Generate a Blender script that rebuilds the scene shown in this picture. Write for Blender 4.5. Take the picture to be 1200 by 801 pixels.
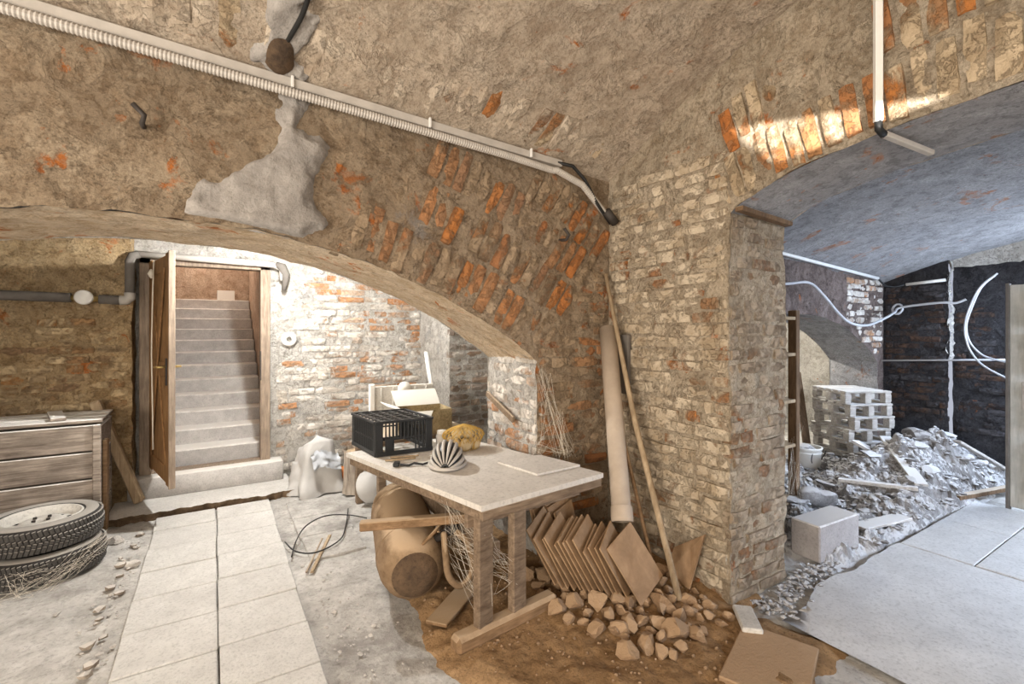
import bpy, bmesh, math, random
from mathutils import Vector, Matrix, noise
R = math.radians
for o in list(bpy.data.objects): bpy.data.objects.remove(o)
S = bpy.context.scene; C = S.collection
# ---------------------------------------------------------------- camera
cam = bpy.data.cameras.new('camera'); co = bpy.data.objects.new('camera', cam); C.objects.link(co)
cam.sensor_width = 36; cam.lens = 36*560/1200; cam.shift_y = -15.5/1200; cam.clip_start = .02
co.location = (0, 0, 1.6); co.rotation_euler = (R(90), 0, R(-32)); S.camera = co
S.view_settings.view_transform = 'Standard'; S.view_settings.look = 'None'
S.view_settings.gamma = 1; S.view_settings.use_curve_mapping = False; S.view_settings.exposure = 0.98
# ---------------------------------------------------------------- light
W = bpy.data.worlds.new('world'); S.world = W; W.use_nodes = True
W.node_tree.nodes['Background'].inputs[0].default_value = (.8, .85, 1, 1)
W.node_tree.nodes['Background'].inputs[1].default_value = .3
def area(name, loc, aim, sx, sy, power, col):
    l = bpy.data.lights.new(name, 'AREA'); l.shape = 'RECTANGLE'; l.size = sx; l.size_y = sy; l.energy = power; l.color = col
    o = bpy.data.objects.new(name, l); C.objects.link(o); o.location = loc
    o.rotation_euler = (Vector(aim)-Vector(loc)).to_track_quat('-Z', 'Y').to_euler(); return o
area('fill_light_west', (-3.3, -.35, 1.50), (0, .2, 2.5), 2.6, 1.6, 160, (1, .89, .76))  # added area light, unseen, brightening the front room from the left
area('fill_light_rear', (-.6, -2.55, 1.5), (0.6, 1, 2.2), 2.6, 1.5, 50, (1, .89, .76))  # weaker unseen fill, added behind the camera
area('window_light_east', (6.95, .55, 1.75), (5.6, 2.3, .8), .9, .8, 48, (.66, .79, 1))
area('fill_light_south', (5.0, -1.85, 1.7), (4.6, 1.4, .2), 1.8, 1.0, 44, (.68, .80, 1)).data.spread = R(95)  # unseen fill added for the right room's floor, no window behind it
def bulb_light(name, loc, power, col, r=.035):
    l = bpy.data.lights.new(name, 'POINT'); l.energy = power; l.color = col; l.shadow_soft_size = r
    o = bpy.data.objects.new(name, l); C.objects.link(o); o.location = loc; return o
sp = bpy.data.lights.new('streak_spot', 'SPOT'); sp.energy = 5500; sp.spot_size = R(13); sp.spot_blend = .0; sp.shadow_soft_size = .004; sp.color = (1, .95, .88)  # spot added outside the rear wall to throw the streak on the passage arch
so = bpy.data.objects.new('streak_spot', sp); C.objects.link(so); so.location = (-1.2, -3.6, .9)
so.rotation_euler = (Vector((-.54, -2.72, 1.205))-so.location).to_track_quat('-Z', 'Y').to_euler()
LAMP = (.50, 4.38, 2.29)
bulb_light('stair_room_bulb_light', LAMP, 98, (1, .98, .945))
bulb_light('fill_light_upstairs', (-.25, 8.25, 3.0), 16, (1, .90, .80))  # added out of view to brighten the top steps and end wall
bulb_light('fill_light_arch_room', (6.6, 4.0, 1.8), 60, (1, .95, .85))  # added out of view to brighten the pale wall beyond the low arch
# ---------------------------------------------------------------- mesh helpers
def smooth_path(pts, k=6):
    P = [Vector(p) for p in pts]; out = []
    for i in range(len(P)-1):
        a, b, c, d = P[max(i-1, 0)], P[i], P[i+1], P[min(i+2, len(P)-1)]
        for q in range(k):
            t = q/k; out.append(.5*((2*b)+(c-a)*t+(2*a-5*b+4*c-d)*t*t+(3*b-a-3*c+d)*t**3))
    return out+[P[-1]]
class MB:
    def __init__(s): s.v = []; s.f = []
    def add(s, vs, fs, M=None):
        b = len(s.v)
        for p in vs: s.v.append(tuple(M @ Vector(p)) if M is not None else tuple(p))
        s.f += [tuple(b+i for i in f) for f in fs]; return s
    def box(s, c, size, rz=0, bev=.004, M=None):
        vs, fs = rbox(size, bev)
        T = Matrix.Translation(c) @ Matrix.Rotation(rz, 4, 'Z')
        return s.add(vs, fs, (M @ T) if M is not None else T)
    def bar(s, a, b, w, h, up=(0, 0, 1), bev=.004):
        a = Vector(a); b = Vector(b); x = (b-a); L = x.length; x.normalize()
        z = Vector(up); z = (z - x*z.dot(x)); z = z.normalized() if z.length > 1e-4 else x.orthogonal().normalized()
        y = z.cross(x); m = Matrix((x, y, z)).transposed().to_4x4(); m.translation = (a+b)/2
        vs, fs = rbox((L, w, h), bev); return s.add(vs, fs, m)
    def tube(s, pts, r, n=8, cap=True):
        pts = [Vector(p) for p in pts]; rs = r if isinstance(r, (list, tuple)) else [r]*len(pts)
        b = len(s.v); up = None
        for i, p in enumerate(pts):
            t = (pts[min(i+1, len(pts)-1)] - pts[max(i-1, 0)]).normalized()
            if up is None: up = t.orthogonal().normalized()
            up = (up - t*up.dot(t)); up = up.normalized() if up.length > 1e-5 else t.orthogonal().normalized()
            w = t.cross(up)
            for k in range(n):
                a = 2*math.pi*k/n; s.v.append(tuple(p + (up*math.cos(a)+w*math.sin(a))*rs[i]))
        for i in range(len(pts)-1):
            for k in range(n):
                s.f.append((b+i*n+k, b+i*n+(k+1) % n, b+(i+1)*n+(k+1) % n, b+(i+1)*n+k))
        if cap:
            s.f.append(tuple(b+k for k in range(n))[::-1]); s.f.append(tuple(b+(len(pts)-1)*n+k for k in range(n)))
        return s
    def lathe(s, prof, n=24, M=None, skip=None):
        vs = []; fs = []
        for (r, z) in prof:
            for k in range(n):
                a = 2*math.pi*k/n; vs.append((r*math.cos(a), r*math.sin(a), z))
        for i in range(len(prof)-1):
            for k in range(n):
                if skip and skip(i, k): continue
                fs.append((i*n+k, i*n+(k+1) % n, (i+1)*n+(k+1) % n, (i+1)*n+k))
        return s.add(vs, fs, M)
    def grid(s, fn, nu, nv, flip=False):
        vs = [fn(i/nu, j/nv) for j in range(nv+1) for i in range(nu+1)]
        fs = []
        for j in range(nv):
            for i in range(nu):
                a = j*(nu+1)+i; q = (a, a+1, a+nu+2, a+nu+1); fs.append(q[::-1] if flip else q)
        return s.add(vs, fs)
_rb = {}
def rbox(size, bev=.004, seg=1):
    k = (tuple(round(x, 4) for x in size), round(bev, 4))
    if k in _rb: return _rb[k]
    x, y, z = (d/2 for d in size); b = min(bev, x*.45, y*.45, z*.45)
    bm = bmesh.new(); bmesh.ops.create_cube(bm, size=1)
    for v in bm.verts: v.co = Vector((v.co.x*size[0], v.co.y*size[1], v.co.z*size[2]))
    if b > 1e-5: bmesh.ops.bevel(bm, geom=list(bm.edges), offset=b, segments=seg, affect='EDGES', profile=.5)
    bm.verts.index_update()
    r = ([tuple(v.co) for v in bm.verts], [tuple(v.index for v in f.verts) for f in bm.faces]); bm.free()
    _rb[k] = r; return r
MW = {}
def mesh(name, mb, mat, smooth=False):
    me = bpy.data.meshes.new(name); me.from_pydata(mb.v, [], mb.f); me.update()
    me.materials.append(mat)
    if smooth: me.polygons.foreach_set('use_smooth', [True]*len(me.polygons))
    return me
def setp(o, label=None, cat=None, group=None, kind=None):
    for k, v in (('label', label), ('category', cat), ('group', group), ('kind', kind)):
        if v: o[k] = v
    return o
def link(name, me, parent=None, M=None):
    o = bpy.data.objects.new(name, me); C.objects.link(o)
    if M is not None: o.matrix_basis = M
    if parent is not None: o.parent = parent
    return o
def part(name, mb, mat, parent, smooth=False, label=None, world=True):
    """a part, its geometry given in world coordinates (or the parent's own with world=False)"""
    me = mesh(name, mb, mat, smooth)
    if world and parent.name in MW: me.transform(MW[parent.name].inverted())
    o = link(name, me, parent); MW[o.name] = MW.get(parent.name, Matrix())
    if label: o['label'] = label
    return o
def thing(name, label, cat, loc, rz=0, group=None):
    o = bpy.data.objects.new(name, None); C.objects.link(o); o.location = loc; o.rotation_euler = (0, 0, rz); o.empty_display_size = .1
    MW[o.name] = Matrix.Translation(loc) @ Matrix.Rotation(rz, 4, 'Z')
    return setp(o, label, cat, group)
def single(name, mb, mat, label, cat, group=None, smooth=False, org=None):
    me = mesh(name, mb, mat, smooth)
    if org is None:
        xs = [v[0] for v in mb.v]; ys = [v[1] for v in mb.v]; zs = [v[2] for v in mb.v]
        org = ((min(xs)+max(xs))/2, (min(ys)+max(ys))/2, min(zs))
    me.transform(Matrix.Translation(org).inverted())
    o = link(name, me, None, Matrix.Translation(org)); MW[o.name] = Matrix.Translation(org)
    return setp(o, label, cat, group)
def struct(name, mb, mat, smooth=True, parent=None):
    o = link(name, mesh(name, mb, mat, smooth), parent)
    MW[o.name] = Matrix()
    if parent is None: o['kind'] = 'structure'
    return o
def fbm(p, sc, oct=4): return noise.fractal(Vector(p)*sc, 1.0, 2.0, oct)
def nv(p, sc): return noise.noise_vector(Vector(p)*sc)
def rough(p, amp=.012, sc=3.0):
    """the same point always moves the same way, so faces that meet stay closed"""
    p = Vector(p); return p + nv(p, sc)*amp + nv(p+Vector((7, 3, 1)), sc*3.6)*amp*.7 + nv(p+Vector((2, 9, 4)), sc*9)*amp*.38
# ---------------------------------------------------------------- materials
class NT:
    def __init__(s, name):
        s.m = bpy.data.materials.new(name); s.m.use_nodes = True; s.t = s.m.node_tree; s.b = s.t.nodes['Principled BSDF']
        s.b.inputs['Roughness'].default_value = .9
        s.b.inputs['Specular IOR Level'].default_value = .25
        s.pos = s.t.nodes.new('ShaderNodeNewGeometry').outputs['Position']
        tc = s.t.nodes.new('ShaderNodeTexCoord'); s.obj = tc.outputs['Object']
    def set(s, n, i, v):
        if isinstance(v, bpy.types.NodeSocket): s.t.links.new(v, n.inputs[i])
        elif v is not None: n.inputs[i].default_value = v
    def map(s, vec, sc=(1, 1, 1), loc=(0, 0, 0)):
        n = s.t.nodes.new('ShaderNodeMapping'); s.set(n, 0, vec); n.inputs['Scale'].default_value = sc; n.inputs['Location'].default_value = loc; return n.outputs[0]
    def noise(s, vec, sc, det=6, ro=.6, dist=0):
        n = s.t.nodes.new('ShaderNodeTexNoise'); s.set(n, 'Vector', vec); s.set(n, 'Scale', sc); s.set(n, 'Detail', det); s.set(n, 'Roughness', ro); s.set(n, 'Distortion', dist)
        return n.outputs['Fac']
    def vor(s, vec, sc, feat='DISTANCE_TO_EDGE'):
        n = s.t.nodes.new('ShaderNodeTexVoronoi'); n.feature = feat; s.set(n, 'Vector', vec); s.set(n, 'Scale', sc); return n.outputs['Distance']
    def wave(s, vec, sc, dist, dsc=1.0, d='X', typ='BANDS'):
        n = s.t.nodes.new('ShaderNodeTexWave'); n.wave_type = typ; n.bands_direction = d; s.set(n, 'Vector', vec); s.set(n, 'Scale', sc); s.set(n, 'Distortion', dist); s.set(n, 'Detail', 3); s.set(n, 'Detail Scale', dsc)
        return n.outputs['Fac']
    def ramp(s, f, stops):
        n = s.t.nodes.new('ShaderNodeValToRGB'); s.set(n, 0, f); e = n.color_ramp.elements
        while len(e) < len(stops): e.new(.5)
        for q, (p, c) in zip(e, stops):
            q.position = p; q.color = (c, c, c, 1) if not isinstance(c, (tuple, list)) else (*c, 1)
        return n.outputs[0]
    def mix(s, f, a, b, mode='MIX'):
        n = s.t.nodes.new('ShaderNodeMix'); n.data_type = 'RGBA'; n.blend_type = mode
        s.set(n, 0, f)
        for i, v in ((6, a), (7, b)): s.set(n, i, (*v, 1) if isinstance(v, tuple) else v)
        return n.outputs[2]
    def math(s, op, a, b=None):
        n = s.t.nodes.new('ShaderNodeMath'); n.operation = op; s.set(n, 0, a); s.set(n, 1, b); return n.outputs[0]
    def rnd(s): return s.t.nodes.new('ShaderNodeObjectInfo').outputs['Random']
    def bump(s, h, st=.5, d=.01, nrm=None):
        n = s.t.nodes.new('ShaderNodeBump'); s.set(n, 'Height', h); n.inputs['Strength'].default_value = st; n.inputs['Distance'].default_value = d
        if nrm: s.t.links.new(nrm, n.inputs['Normal'])
        return n.outputs[0]
    def out(s, col, nrm=None, ro=None):
        s.set(s.b, 'Base Color', (*col, 1) if isinstance(col, tuple) else col)
        if nrm: s.t.links.new(nrm, s.b.inputs['Normal'])
        if ro is not None: s.set(s.b, 'Roughness', ro)
        return s.m
OR = (.52, .175, .042); ORD = (.34, .115, .035)
def plaster(name, dk, md, lt, brick=OR, bthr=.60, grey=(.36, .33, .30), gthr=.62, seed=0.0, relief=1.0, soot=.0, crack=.7):
    t = NT(name); p = t.map(t.pos, loc=(seed, seed*.7, seed*1.3))
    n1 = t.noise(p, 1.3, 8, .66); n2 = t.noise(p, 9, 9, .74); n3 = t.noise(p, 60, 6, .75)
    c = t.ramp(t.mix(.55, n1, n2), [(.37, dk), (.50, md), (.62, lt)])
    c = t.mix(t.ramp(n3, [(.36, .75), (.56, 0.0)]), c, tuple(x*.6 for x in dk))
    bf = t.noise(p, 3.1, 12, .66, .5); bs = t.noise(t.map(p, (1, 1, 1.0), (4, 2, 8)), 12, 8, .7, .6)
    bm = t.math('MAXIMUM', t.ramp(bf, [(bthr, 0.0), (bthr+.03, 1.0)]), t.ramp(bs, [(bthr+.045, 0.0), (bthr+.07, .85)]))
    c = t.mix(bm, c, t.mix(t.ramp(n2, [(.4, 0.0), (.6, 1.0)]), ORD, brick))
    ly = t.ramp(t.noise(t.map(p, loc=(9, 4, 2)), 4.6, 10, .66, .6), [(.49, 0.0), (.515, 1.0)]); ly2 = t.ramp(t.noise(t.map(p, loc=(1, 8, 5)), 13, 9, .7, .5), [(.47, 0.0), (.50, 1.0)])
    c = t.mix(t.math('MULTIPLY', t.math('SUBTRACT', 1.0, ly), .38), c, tuple(x*.72 for x in dk)); c = t.mix(t.math('MULTIPLY', ly2, .28), c, lt)
    gm = t.ramp(t.noise(p, 2.1, 9, .68, .4), [(gthr, 0.0), (gthr+.05, .85)])
    c = t.mix(gm, c, t.mix(n2, tuple(x*.6 for x in grey), grey))
    rid = t.noise(p, 13, 10, .72, 1.2); cr = t.ramp(t.math('ABSOLUTE', t.math('SUBTRACT', rid, .5)), [(.0, 1.0), (.018, 0.0)])
    pit = t.ramp(t.noise(p, 21, 9, .78, .5), [(.34, 1.0), (.40, 0.0)])
    cp = t.math('MAXIMUM', t.math('MULTIPLY', cr, t.ramp(n1, [(.45, 0.0), (.6, 1.0)])), pit)
    c = t.mix(t.math('MULTIPLY', cp, crack), c, tuple(x*.28 for x in dk))
    if soot: c = t.mix(t.ramp(t.noise(p, .9, 5), [(.45, 0.0), (.65, soot)]), c, (.06, .055, .055))
    nr = t.bump(n2, .9*relief, .045); nr = t.bump(t.mix(.5, n3, t.noise(p, 26, 9, .8)), .9*relief, .02, nr); nr = t.bump(cp, -.6*relief, .012, nr); nr = t.bump(ly, .8*relief, .014, nr); nr = t.bump(ly2, .6*relief, .007, nr)
    return t.out(c, nr, .95)
def brickmat(name, cols, smear, smc, smd, seed=0.0):
    """per-brick colour with mortar smeared over it; smear = the share that is covered"""
    t = NT(name); p = t.map(t.pos, loc=(seed, seed*.3, seed*2.1))
    r = t.rnd(); n2 = t.noise(p, 11, 8, .7); n3 = t.noise(p, 60, 5, .7)
    k = len(cols); c = t.ramp(r, [(i/(k-1), q) for i, q in enumerate(cols)])
    c = t.mix(t.ramp(n2, [(.35, .5), (.6, 0.0)]), c, (.15, .075, .035))
    sm = t.noise(p, 3.3, 9, .68, .3); sm = t.math('ADD', sm, t.math('MULTIPLY', t.math('SUBTRACT', t.math('FRACT', t.math('MULTIPLY', r, 7.3)), .5), .22))
    q = .5 + (smear-.5)*.42
    m = t.ramp(sm, [(max(.02, 1-q-.05), 0.0), (min(.98, 1-q+.03), 1.0)])
    ly = t.ramp(t.noise(t.map(p, loc=(1, 8, 5)), 12, 9, .72, .6), [(.46, 0.0), (.50, 1.0)]); md = t.ramp(t.noise(p, 5.5, 8, .7), [(.38, 0.0), (.6, 1.0)])
    c = t.mix(m, c, t.mix(md, smd, smc)); c = t.mix(t.math('MULTIPLY', t.math('SUBTRACT', 1.0, ly), .35), c, tuple(x*.6 for x in smd))
    cr = t.ramp(t.noise(p, 19, 9, .75, .8), [(.33, 1.0), (.41, 0.0)])
    c = t.mix(t.math('MULTIPLY', cr, .5), c, (.10, .065, .04))
    nr = t.bump(t.mix(.5, n2, m), .9, .03); nr = t.bump(t.mix(.5, n3, t.noise(p, 30, 8, .8)), .85, .014, nr); nr = t.bump(ly, .8, .010, nr)
    return t.out(c, nr, .93)
def stone(name, a, b, sc=14, bst=.5, dust=None, dthr=.35, ro=.92, spk=.4, damp=None):
    """rough mineral; dust = colour of the dust that has settled on upward faces"""
    t = NT(name); n = t.noise(t.pos, sc, 8, .7); f = t.noise(t.pos, sc*7, 4, .7); l = t.noise(t.pos, sc*.14, 6, .6)
    c = t.mix(t.ramp(t.mix(.5, n, l), [(.38, 0.0), (.62, 1.0)]), a, b)
    c = t.mix(t.ramp(f, [(.33, spk), (.5, 0.0)]), c, tuple(x*.45 for x in a))
    if dust:
        g = t.t.nodes.new('ShaderNodeNewGeometry'); sx = t.t.nodes.new('ShaderNodeSeparateXYZ'); t.t.links.new(g.outputs['Normal'], sx.inputs[0])
        m = t.math('ADD', t.math('MULTIPLY', n, .5), sx.outputs[2])
        c = t.mix(t.ramp(m, [(dthr+.2, 0.0), (dthr+.45, .9)]), c, dust)
    if damp: c = t.mix(t.ramp(t.noise(t.map(t.pos, loc=(3, 1, 0)), 1.9, 9, .7, .5), [(.55, 0.0), (.66, .75)]), c, damp)
    nr = t.bump(t.mix(.5, n, f), bst, .012)
    return t.out(c, nr, ro)
def wood(name, a, b, sc=(2, 22, 22), dust=None, dthr=.5, ro=.75):
    t = NT(name); v = t.map(t.obj, sc); n = t.noise(v, 2.2, 8, .65, .5); l = t.noise(t.obj, 5, 5)
    c = t.mix(t.ramp(n, [(.32, 0.0), (.66, 1.0)]), a, b); c = t.mix(t.ramp(l, [(.35, .4), (.6, 0.0)]), c, tuple(x*.5 for x in a))
    if dust:
        g = t.t.nodes.new('ShaderNodeNewGeometry'); sx = t.t.nodes.new('ShaderNodeSeparateXYZ'); t.t.links.new(g.outputs['Normal'], sx.inputs[0])
        m = t.math('ADD', t.math('MULTIPLY', t.noise(t.pos, 9, 7, .7), .5), sx.outputs[2])
        c = t.mix(t.ramp(m, [(dthr+.2, 0.0), (dthr+.5, .92)]), c, dust)
    return t.out(c, t.bump(n, .35, .006), ro)
def plain(name, c, ro=.6, var=.25, metal=0, sc=12):
    t = NT(name); n = t.noise(t.obj, sc, 6, .65)
    col = t.mix(t.ramp(n, [(.35, var), (.65, 0.0)]), c, tuple(x*.45 for x in c))
    t.b.inputs['Metallic'].default_value = metal
    return t.out(col, t.bump(n, .1, .003), ro)
DUST = (.56, .53, .48); DUSTB = (.50, .35, .21)
M = {}
M['wallA'] = plaster('weathered_tan_plaster', (.23, .16, .10), (.38, .285, .19), (.54, .44, .32), bthr=.61, gthr=.64)
M['wallB'] = plaster('pale_tan_plaster', (.31, .235, .155), (.53, .435, .32), (.68, .59, .46), bthr=.615, gthr=.70, seed=3.1)
M['vault'] = plaster('vault_plaster', (.40, .31, .225), (.56, .46, .355), (.66, .57, .46), bthr=.615, gthr=.68, seed=5.7, relief=.8)
M['lime'] = plaster('whitish_lime_plaster', (.40, .36, .31), (.60, .57, .52), (.74, .72, .68), bthr=.66, gthr=.58, grey=(.50, .48, .46), seed=8.2)
M['soffit'] = plaster('arch_soffit_plaster', (.50, .36, .22), (.70, .56, .40), (.80, .70, .56), bthr=.585, gthr=.66, seed=1.7, relief=.6)
M['ochre'] = plaster('ochre_shade_plaster', (.27, .175, .085), (.50, .345, .18), (.66, .50, .30), bthr=.60, gthr=.66, seed=11.2)  # brown of the shade behind the door leaf is put into this ochre
M['greyplaster'] = plaster('grey_smooth_plaster', (.20, .195, .20), (.32, .315, .32), (.42, .415, .42), brick=(.26, .19, .15), bthr=.60, gthr=.66, seed=14.0, relief=.35)
M['darkwall'] = plaster('soot_dark_plaster', (.022, .021, .024), (.045, .043, .047), (.085, .082, .088), brick=(.12, .07, .05), bthr=.66, gthr=.7, grey=(.10, .10, .11), seed=17.0)
M['redbrown'] = plaster('dark_red_brown_plaster', (.10, .072, .062), (.20, .15, .13), (.31, .25, .225), bthr=.62, gthr=.66, seed=19.0)
M['stairwall'] = plaster('stair_wall_plaster', (.36, .24, .16), (.55, .40, .29), (.66, .52, .40), bthr=.66, gthr=.72, seed=21.0, relief=.5)
BC = [(.36, .15, .06), (.42, .22, .11), (.50, .19, .05), (.38, .26, .16), (.55, .20, .05), (.33, .19, .11), (.47, .27, .14)]
M['brickA'] = brickmat('old_brick_brown', BC, .50, (.40, .30, .20), (.26, .19, .12))
M['brickB'] = brickmat('old_brick_limed', BC, .76, (.66, .57, .44), (.42, .33, .225), 4.0)
M['brickS'] = brickmat('old_brick_side', [(.30, .14, .07), (.30, .21, .13), (.36, .17, .08), (.26, .19, .13)], .72, (.44, .36, .27), (.26, .20, .14), 2.0)
M['brickV'] = brickmat('old_brick_orange', [(.50, .18, .05), (.55, .21, .055), (.42, .20, .09), (.52, .27, .12)], .52, (.60, .48, .33), (.36, .27, .17), 6.0)
M['brickD'] = brickmat('old_brick_whitened_daylit', [(.52, .30, .17), (.55, .25, .10), (.58, .42, .30), (.55, .50, .44)], .60, (.76, .72, .66), (.56, .50, .43), 9.0)
M['brickG'] = brickmat('old_brick_grey', [(.34, .28, .23), (.38, .27, .19), (.36, .33, .30), (.42, .33, .25)], .45, (.50, .46, .41), (.32, .28, .24), 9.0)
M['brickO'] = brickmat('old_brick_ochre', [(.32, .21, .11), (.48, .24, .085), (.27, .20, .13), (.56, .30, .11)], .60, (.62, .47, .28), (.34, .24, .135), 13.0)
M['brickK'] = brickmat('old_brick_soot', [(.035, .03, .032), (.05, .04, .038), (.03, .03, .034), (.07, .048, .042)], .40, (.085, .08, .085), (.035, .034, .038), 15.0)
M['brickC'] = brickmat('vault_brick', BC, .86, (.64, .55, .44), (.44, .35, .26), 5.7)
M['concrete'] = stone('dusty_concrete_floor', (.31, .295, .272), (.66, .645, .615), 6, 1.0, damp=(.22, .205, .19))
M['slab'] = stone('dusty_paving_slab', (.50, .488, .465), (.65, .638, .61), 9, .6)
M['slabR'] = stone('smooth_concrete_slab', (.50, .50, .50), (.64, .64, .64), 7, .3)
M['dirt'] = stone('brown_loose_dirt', (.20, .118, .054), (.40, .255, .132), 10, 1.0, spk=.6)
M['brownstone'] = stone('brown_dusty_stone', (.19, .12, .068), (.34, .225, .135), 9, .8, dust=(.42, .29, .178), dthr=.55)
M['palestone'] = stone('pale_dusty_stone', (.42, .39, .36), (.60, .57, .53), 12, .7)
M['rubble'] = stone('grey_rubble', (.12, .115, .115), (.34, .33, .325), 16, 1.0, dust=(.56, .56, .565), dthr=.6)
M['block'] = stone('aerated_concrete_block', (.27, .25, .245), (.38, .355, .345), 10, .45, dust=(.66, .65, .64), dthr=.6)
M['stairstone'] = stone('worn_stone_step', (.38, .36, .345), (.56, .54, .515), 13, .5, dust=(.74, .72, .68), dthr=.6)
M['oldwood'] = wood('dusty_old_timber', (.12, .082, .053), (.28, .205, .14), dust=(.44, .36, .27), dthr=.6)
M['brownwood'] = wood('brown_timber', (.17, .10, .05), (.33, .21, .115), dust=(.46, .34, .22), dthr=.6)
M['greywood'] = wood('weathered_grey_board', (.13, .10, .08), (.42, .36, .30), (1.6, 26, 26), dust=(.80, .78, .74), dthr=.5)
M['doorwood'] = wood('varnished_door_wood', (.16, .08, .032), (.34, .19, .08), (22, 22, 2))
M['doorframe'] = wood('grey_brown_door_frame', (.18, .135, .10), (.36, .285, .215), (22, 22, 2))
M['postwood'] = wood('rough_post_wood', (.28, .20, .12), (.50, .39, .26), (18, 18, 2))
M['darkwood'] = wood('dark_shelf_wood', (.09, .055, .03), (.20, .125, .07), (18, 18, 2), dust=(.5, .42, .33), dthr=.7)
M['paintdoor'] = wood('grey_painted_door', (.40, .40, .36), (.55, .54, .50), (20, 20, 2))
M['tabletop'] = stone('dusty_table_top', (.52, .49, .45), (.66, .63, .585), 7, .25)
M['sheet'] = wood('brown_board_sheet', (.25, .155, .085), (.40, .265, .155), (3, 3, 3))  # brown taken darker for the shade beside the pier
M['white'] = plain('white_plastic', (.74, .73, .70), .5, .15)
M['greyplastic'] = plain('grey_plastic', (.48, .45, .41), .5, .3)
M['pvc'] = plain('dusty_pvc_pipe', (.47, .39, .31), .6, .35, sc=5)
M['foam'] = plain('grey_pipe_foam', (.15, .135, .12), .85, .4)
M['black'] = plain('black_plastic', (.02, .021, .022), .42, .1)
M['darkmetal'] = plain('dark_iron', (.06, .052, .047), .6, .3, .3)
M['rubber'] = plain('dusty_tyre_rubber', (.045, .042, .04), .75, .4)
M['tread'] = stone('dusty_tyre_tread', (.05, .047, .044), (.09, .085, .08), 16, .3, dust=(.34, .32, .29), dthr=.45)
M['rim'] = stone('dusty_steel_wheel', (.50, .48, .44), (.70, .68, .63), 8, .15)
M['brass'] = plain('brass', (.6, .45, .18), .35, .2, .8)
M['rust_hole_dark'] = stone('sooty_rust_hole_shade', (.04, .028, .02), (.17, .11, .065), 8, .5)  # soot and rust on the tank, also the dark of the vault hole
M['boiler'] = stone('rusty_dusty_tank', (.16, .10, .055), (.33, .235, .145), 5, .35, dust=(.46, .335, .215), dthr=.6)
M['log'] = wood('weathered_log_bark', (.22, .18, .145), (.50, .44, .37), (14, 14, 1.5))
M['sack'] = plain('grey_white_sack', (.50, .49, .475), .7, .2, sc=6)
M['bluefilm'] = plain('grey_plastic_film', (.50, .53, .57), .35, .3)
M['orange'] = plain('orange_cloth', (.62, .22, .07), .8, .4)
M['card'] = plain('white_cardboard', (.78, .76, .71), .7, .06)
M['osb'] = stone('flecked_cardboard', (.22, .17, .09), (.55, .44, .26), 60, .3)
M['net'] = plain('yellow_net', (.56, .36, .09), .6, .4, sc=20)
M['netfill'] = plain('pale_bulb', (.60, .47, .28), .7, .3)
M['cable'] = plain('pale_cable', (.46, .47, .50), .5, .1)
M['blackcable'] = plain('black_cable', (.02, .02, .02), .5, .1)
M['web'] = plain('cobweb_thread', (.72, .66, .56), .9, .1)
M['pallet'] = wood('dusty_pallet_board', (.34, .31, .28), (.58, .55, .51), (3, 20, 20), dust=(.70, .70, .70), dthr=.6)
M['cement'] = stone('grey_cement', (.24, .222, .205), (.44, .415, .385), 8, 1.0)
M['brownedge'] = stone('brown_broken_edge', (.10, .07, .045), (.26, .18, .11), 16, 1.0)
M['edgestone'] = stone('brown_grey_chip', (.17, .13, .095), (.42, .37, .31), 14, .8, dust=(.60, .57, .53), dthr=.6)
M['bulb'] = plain('lamp_porcelain', (.75, .73, .68), .3, .1)
M['leaf'] = plain('green_leaf', (.09, .16, .05), .6, .3)
# ---------------------------------------------------------------- the cellar shell
YA, YA2 = 2.66, 3.35          # wall with the wide arch, front and back
XB, XB2 = 2.51, 3.09          # wall with the passage on the right
YD = 5.60                     # wall with the stair door
ACX, ACZ, AR = -.25, -1.35, 3.45    # centre and radius of the wide arch
def archA(x): d = abs(x-ACX); return ACZ + math.sqrt(max(0, AR*AR-d*d))
XJ = 1.86; ZJ = archA(XJ)
def vault(x, y): return 2.835-.052*x + .70 - (5.40-math.sqrt(max(.1, 5.40**2-y*y)))
def archB(y): d = (y-.40)/1.30; return 2.50 - .20*d*d - .06*d**8 if abs(d) < 1 else 2.24
def ease(a, b, t): return a+(b-a)*t
rnd = random.Random(4)

def bulge(p):                 # plaster skin that swallows bricks here and there
    return max(0, fbm((p[0]*1.0+3, p[1]*1.0, p[2]*1.0), 1.1, 3))
def wallA_pt(x, z):
    p = rough((x, YA, z), .016, 2.6); b = bulge((x, YA, z))
    left = max(0, min(1, (1.15-x)/1.2))
    p.y -= .030*left + .02*b*(.4+left)
    return p
wa = MB()
wa.grid(lambda u, v: wallA_pt(ease(-3.4, XJ, u), ease(archA(max(-2.36, ease(-3.4, XJ, u))), 2.98-.05*ease(-3.4, XJ, u), v)), 270, 52)
wa.grid(lambda u, v: wallA_pt(ease(XJ, XB+.06, u), ease(0, 2.9, v)), 40, 170)
wall_back = struct('wall_back', wa, M['wallA'])
sf = MB()
def soff(u, v):
    x = ease(-2.36, XJ, u); return rough((x, ease(YA-.03*max(0, min(1, (1.15-x)/1.2)), YA2, v), archA(x)), .012, 2.6)
sf.grid(soff, 200, 34)
struct('arch_soffit', sf, M['soffit'], parent=wall_back)
jb = MB(); jb.grid(lambda u, v: rough((XJ, ease(YA, YA2, u), ease(0, ZJ, v)), .012, 2.6), 18, 40)
struct('arch_jamb', jb, M['lime'], parent=wall_back)
wb2 = MB()
wb2.grid(lambda u, v: rough((ease(-3.4, XJ, u), YA2, ease(archA(max(-2.36, ease(-3.4, XJ, u))), 2.9, v)), .01, 2), 60, 14, True)
wb2.grid(lambda u, v: rough((ease(XJ, 3.0, u), YA2, ease(0, 2.9, v)), .01, 2), 16, 30, True)
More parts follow.
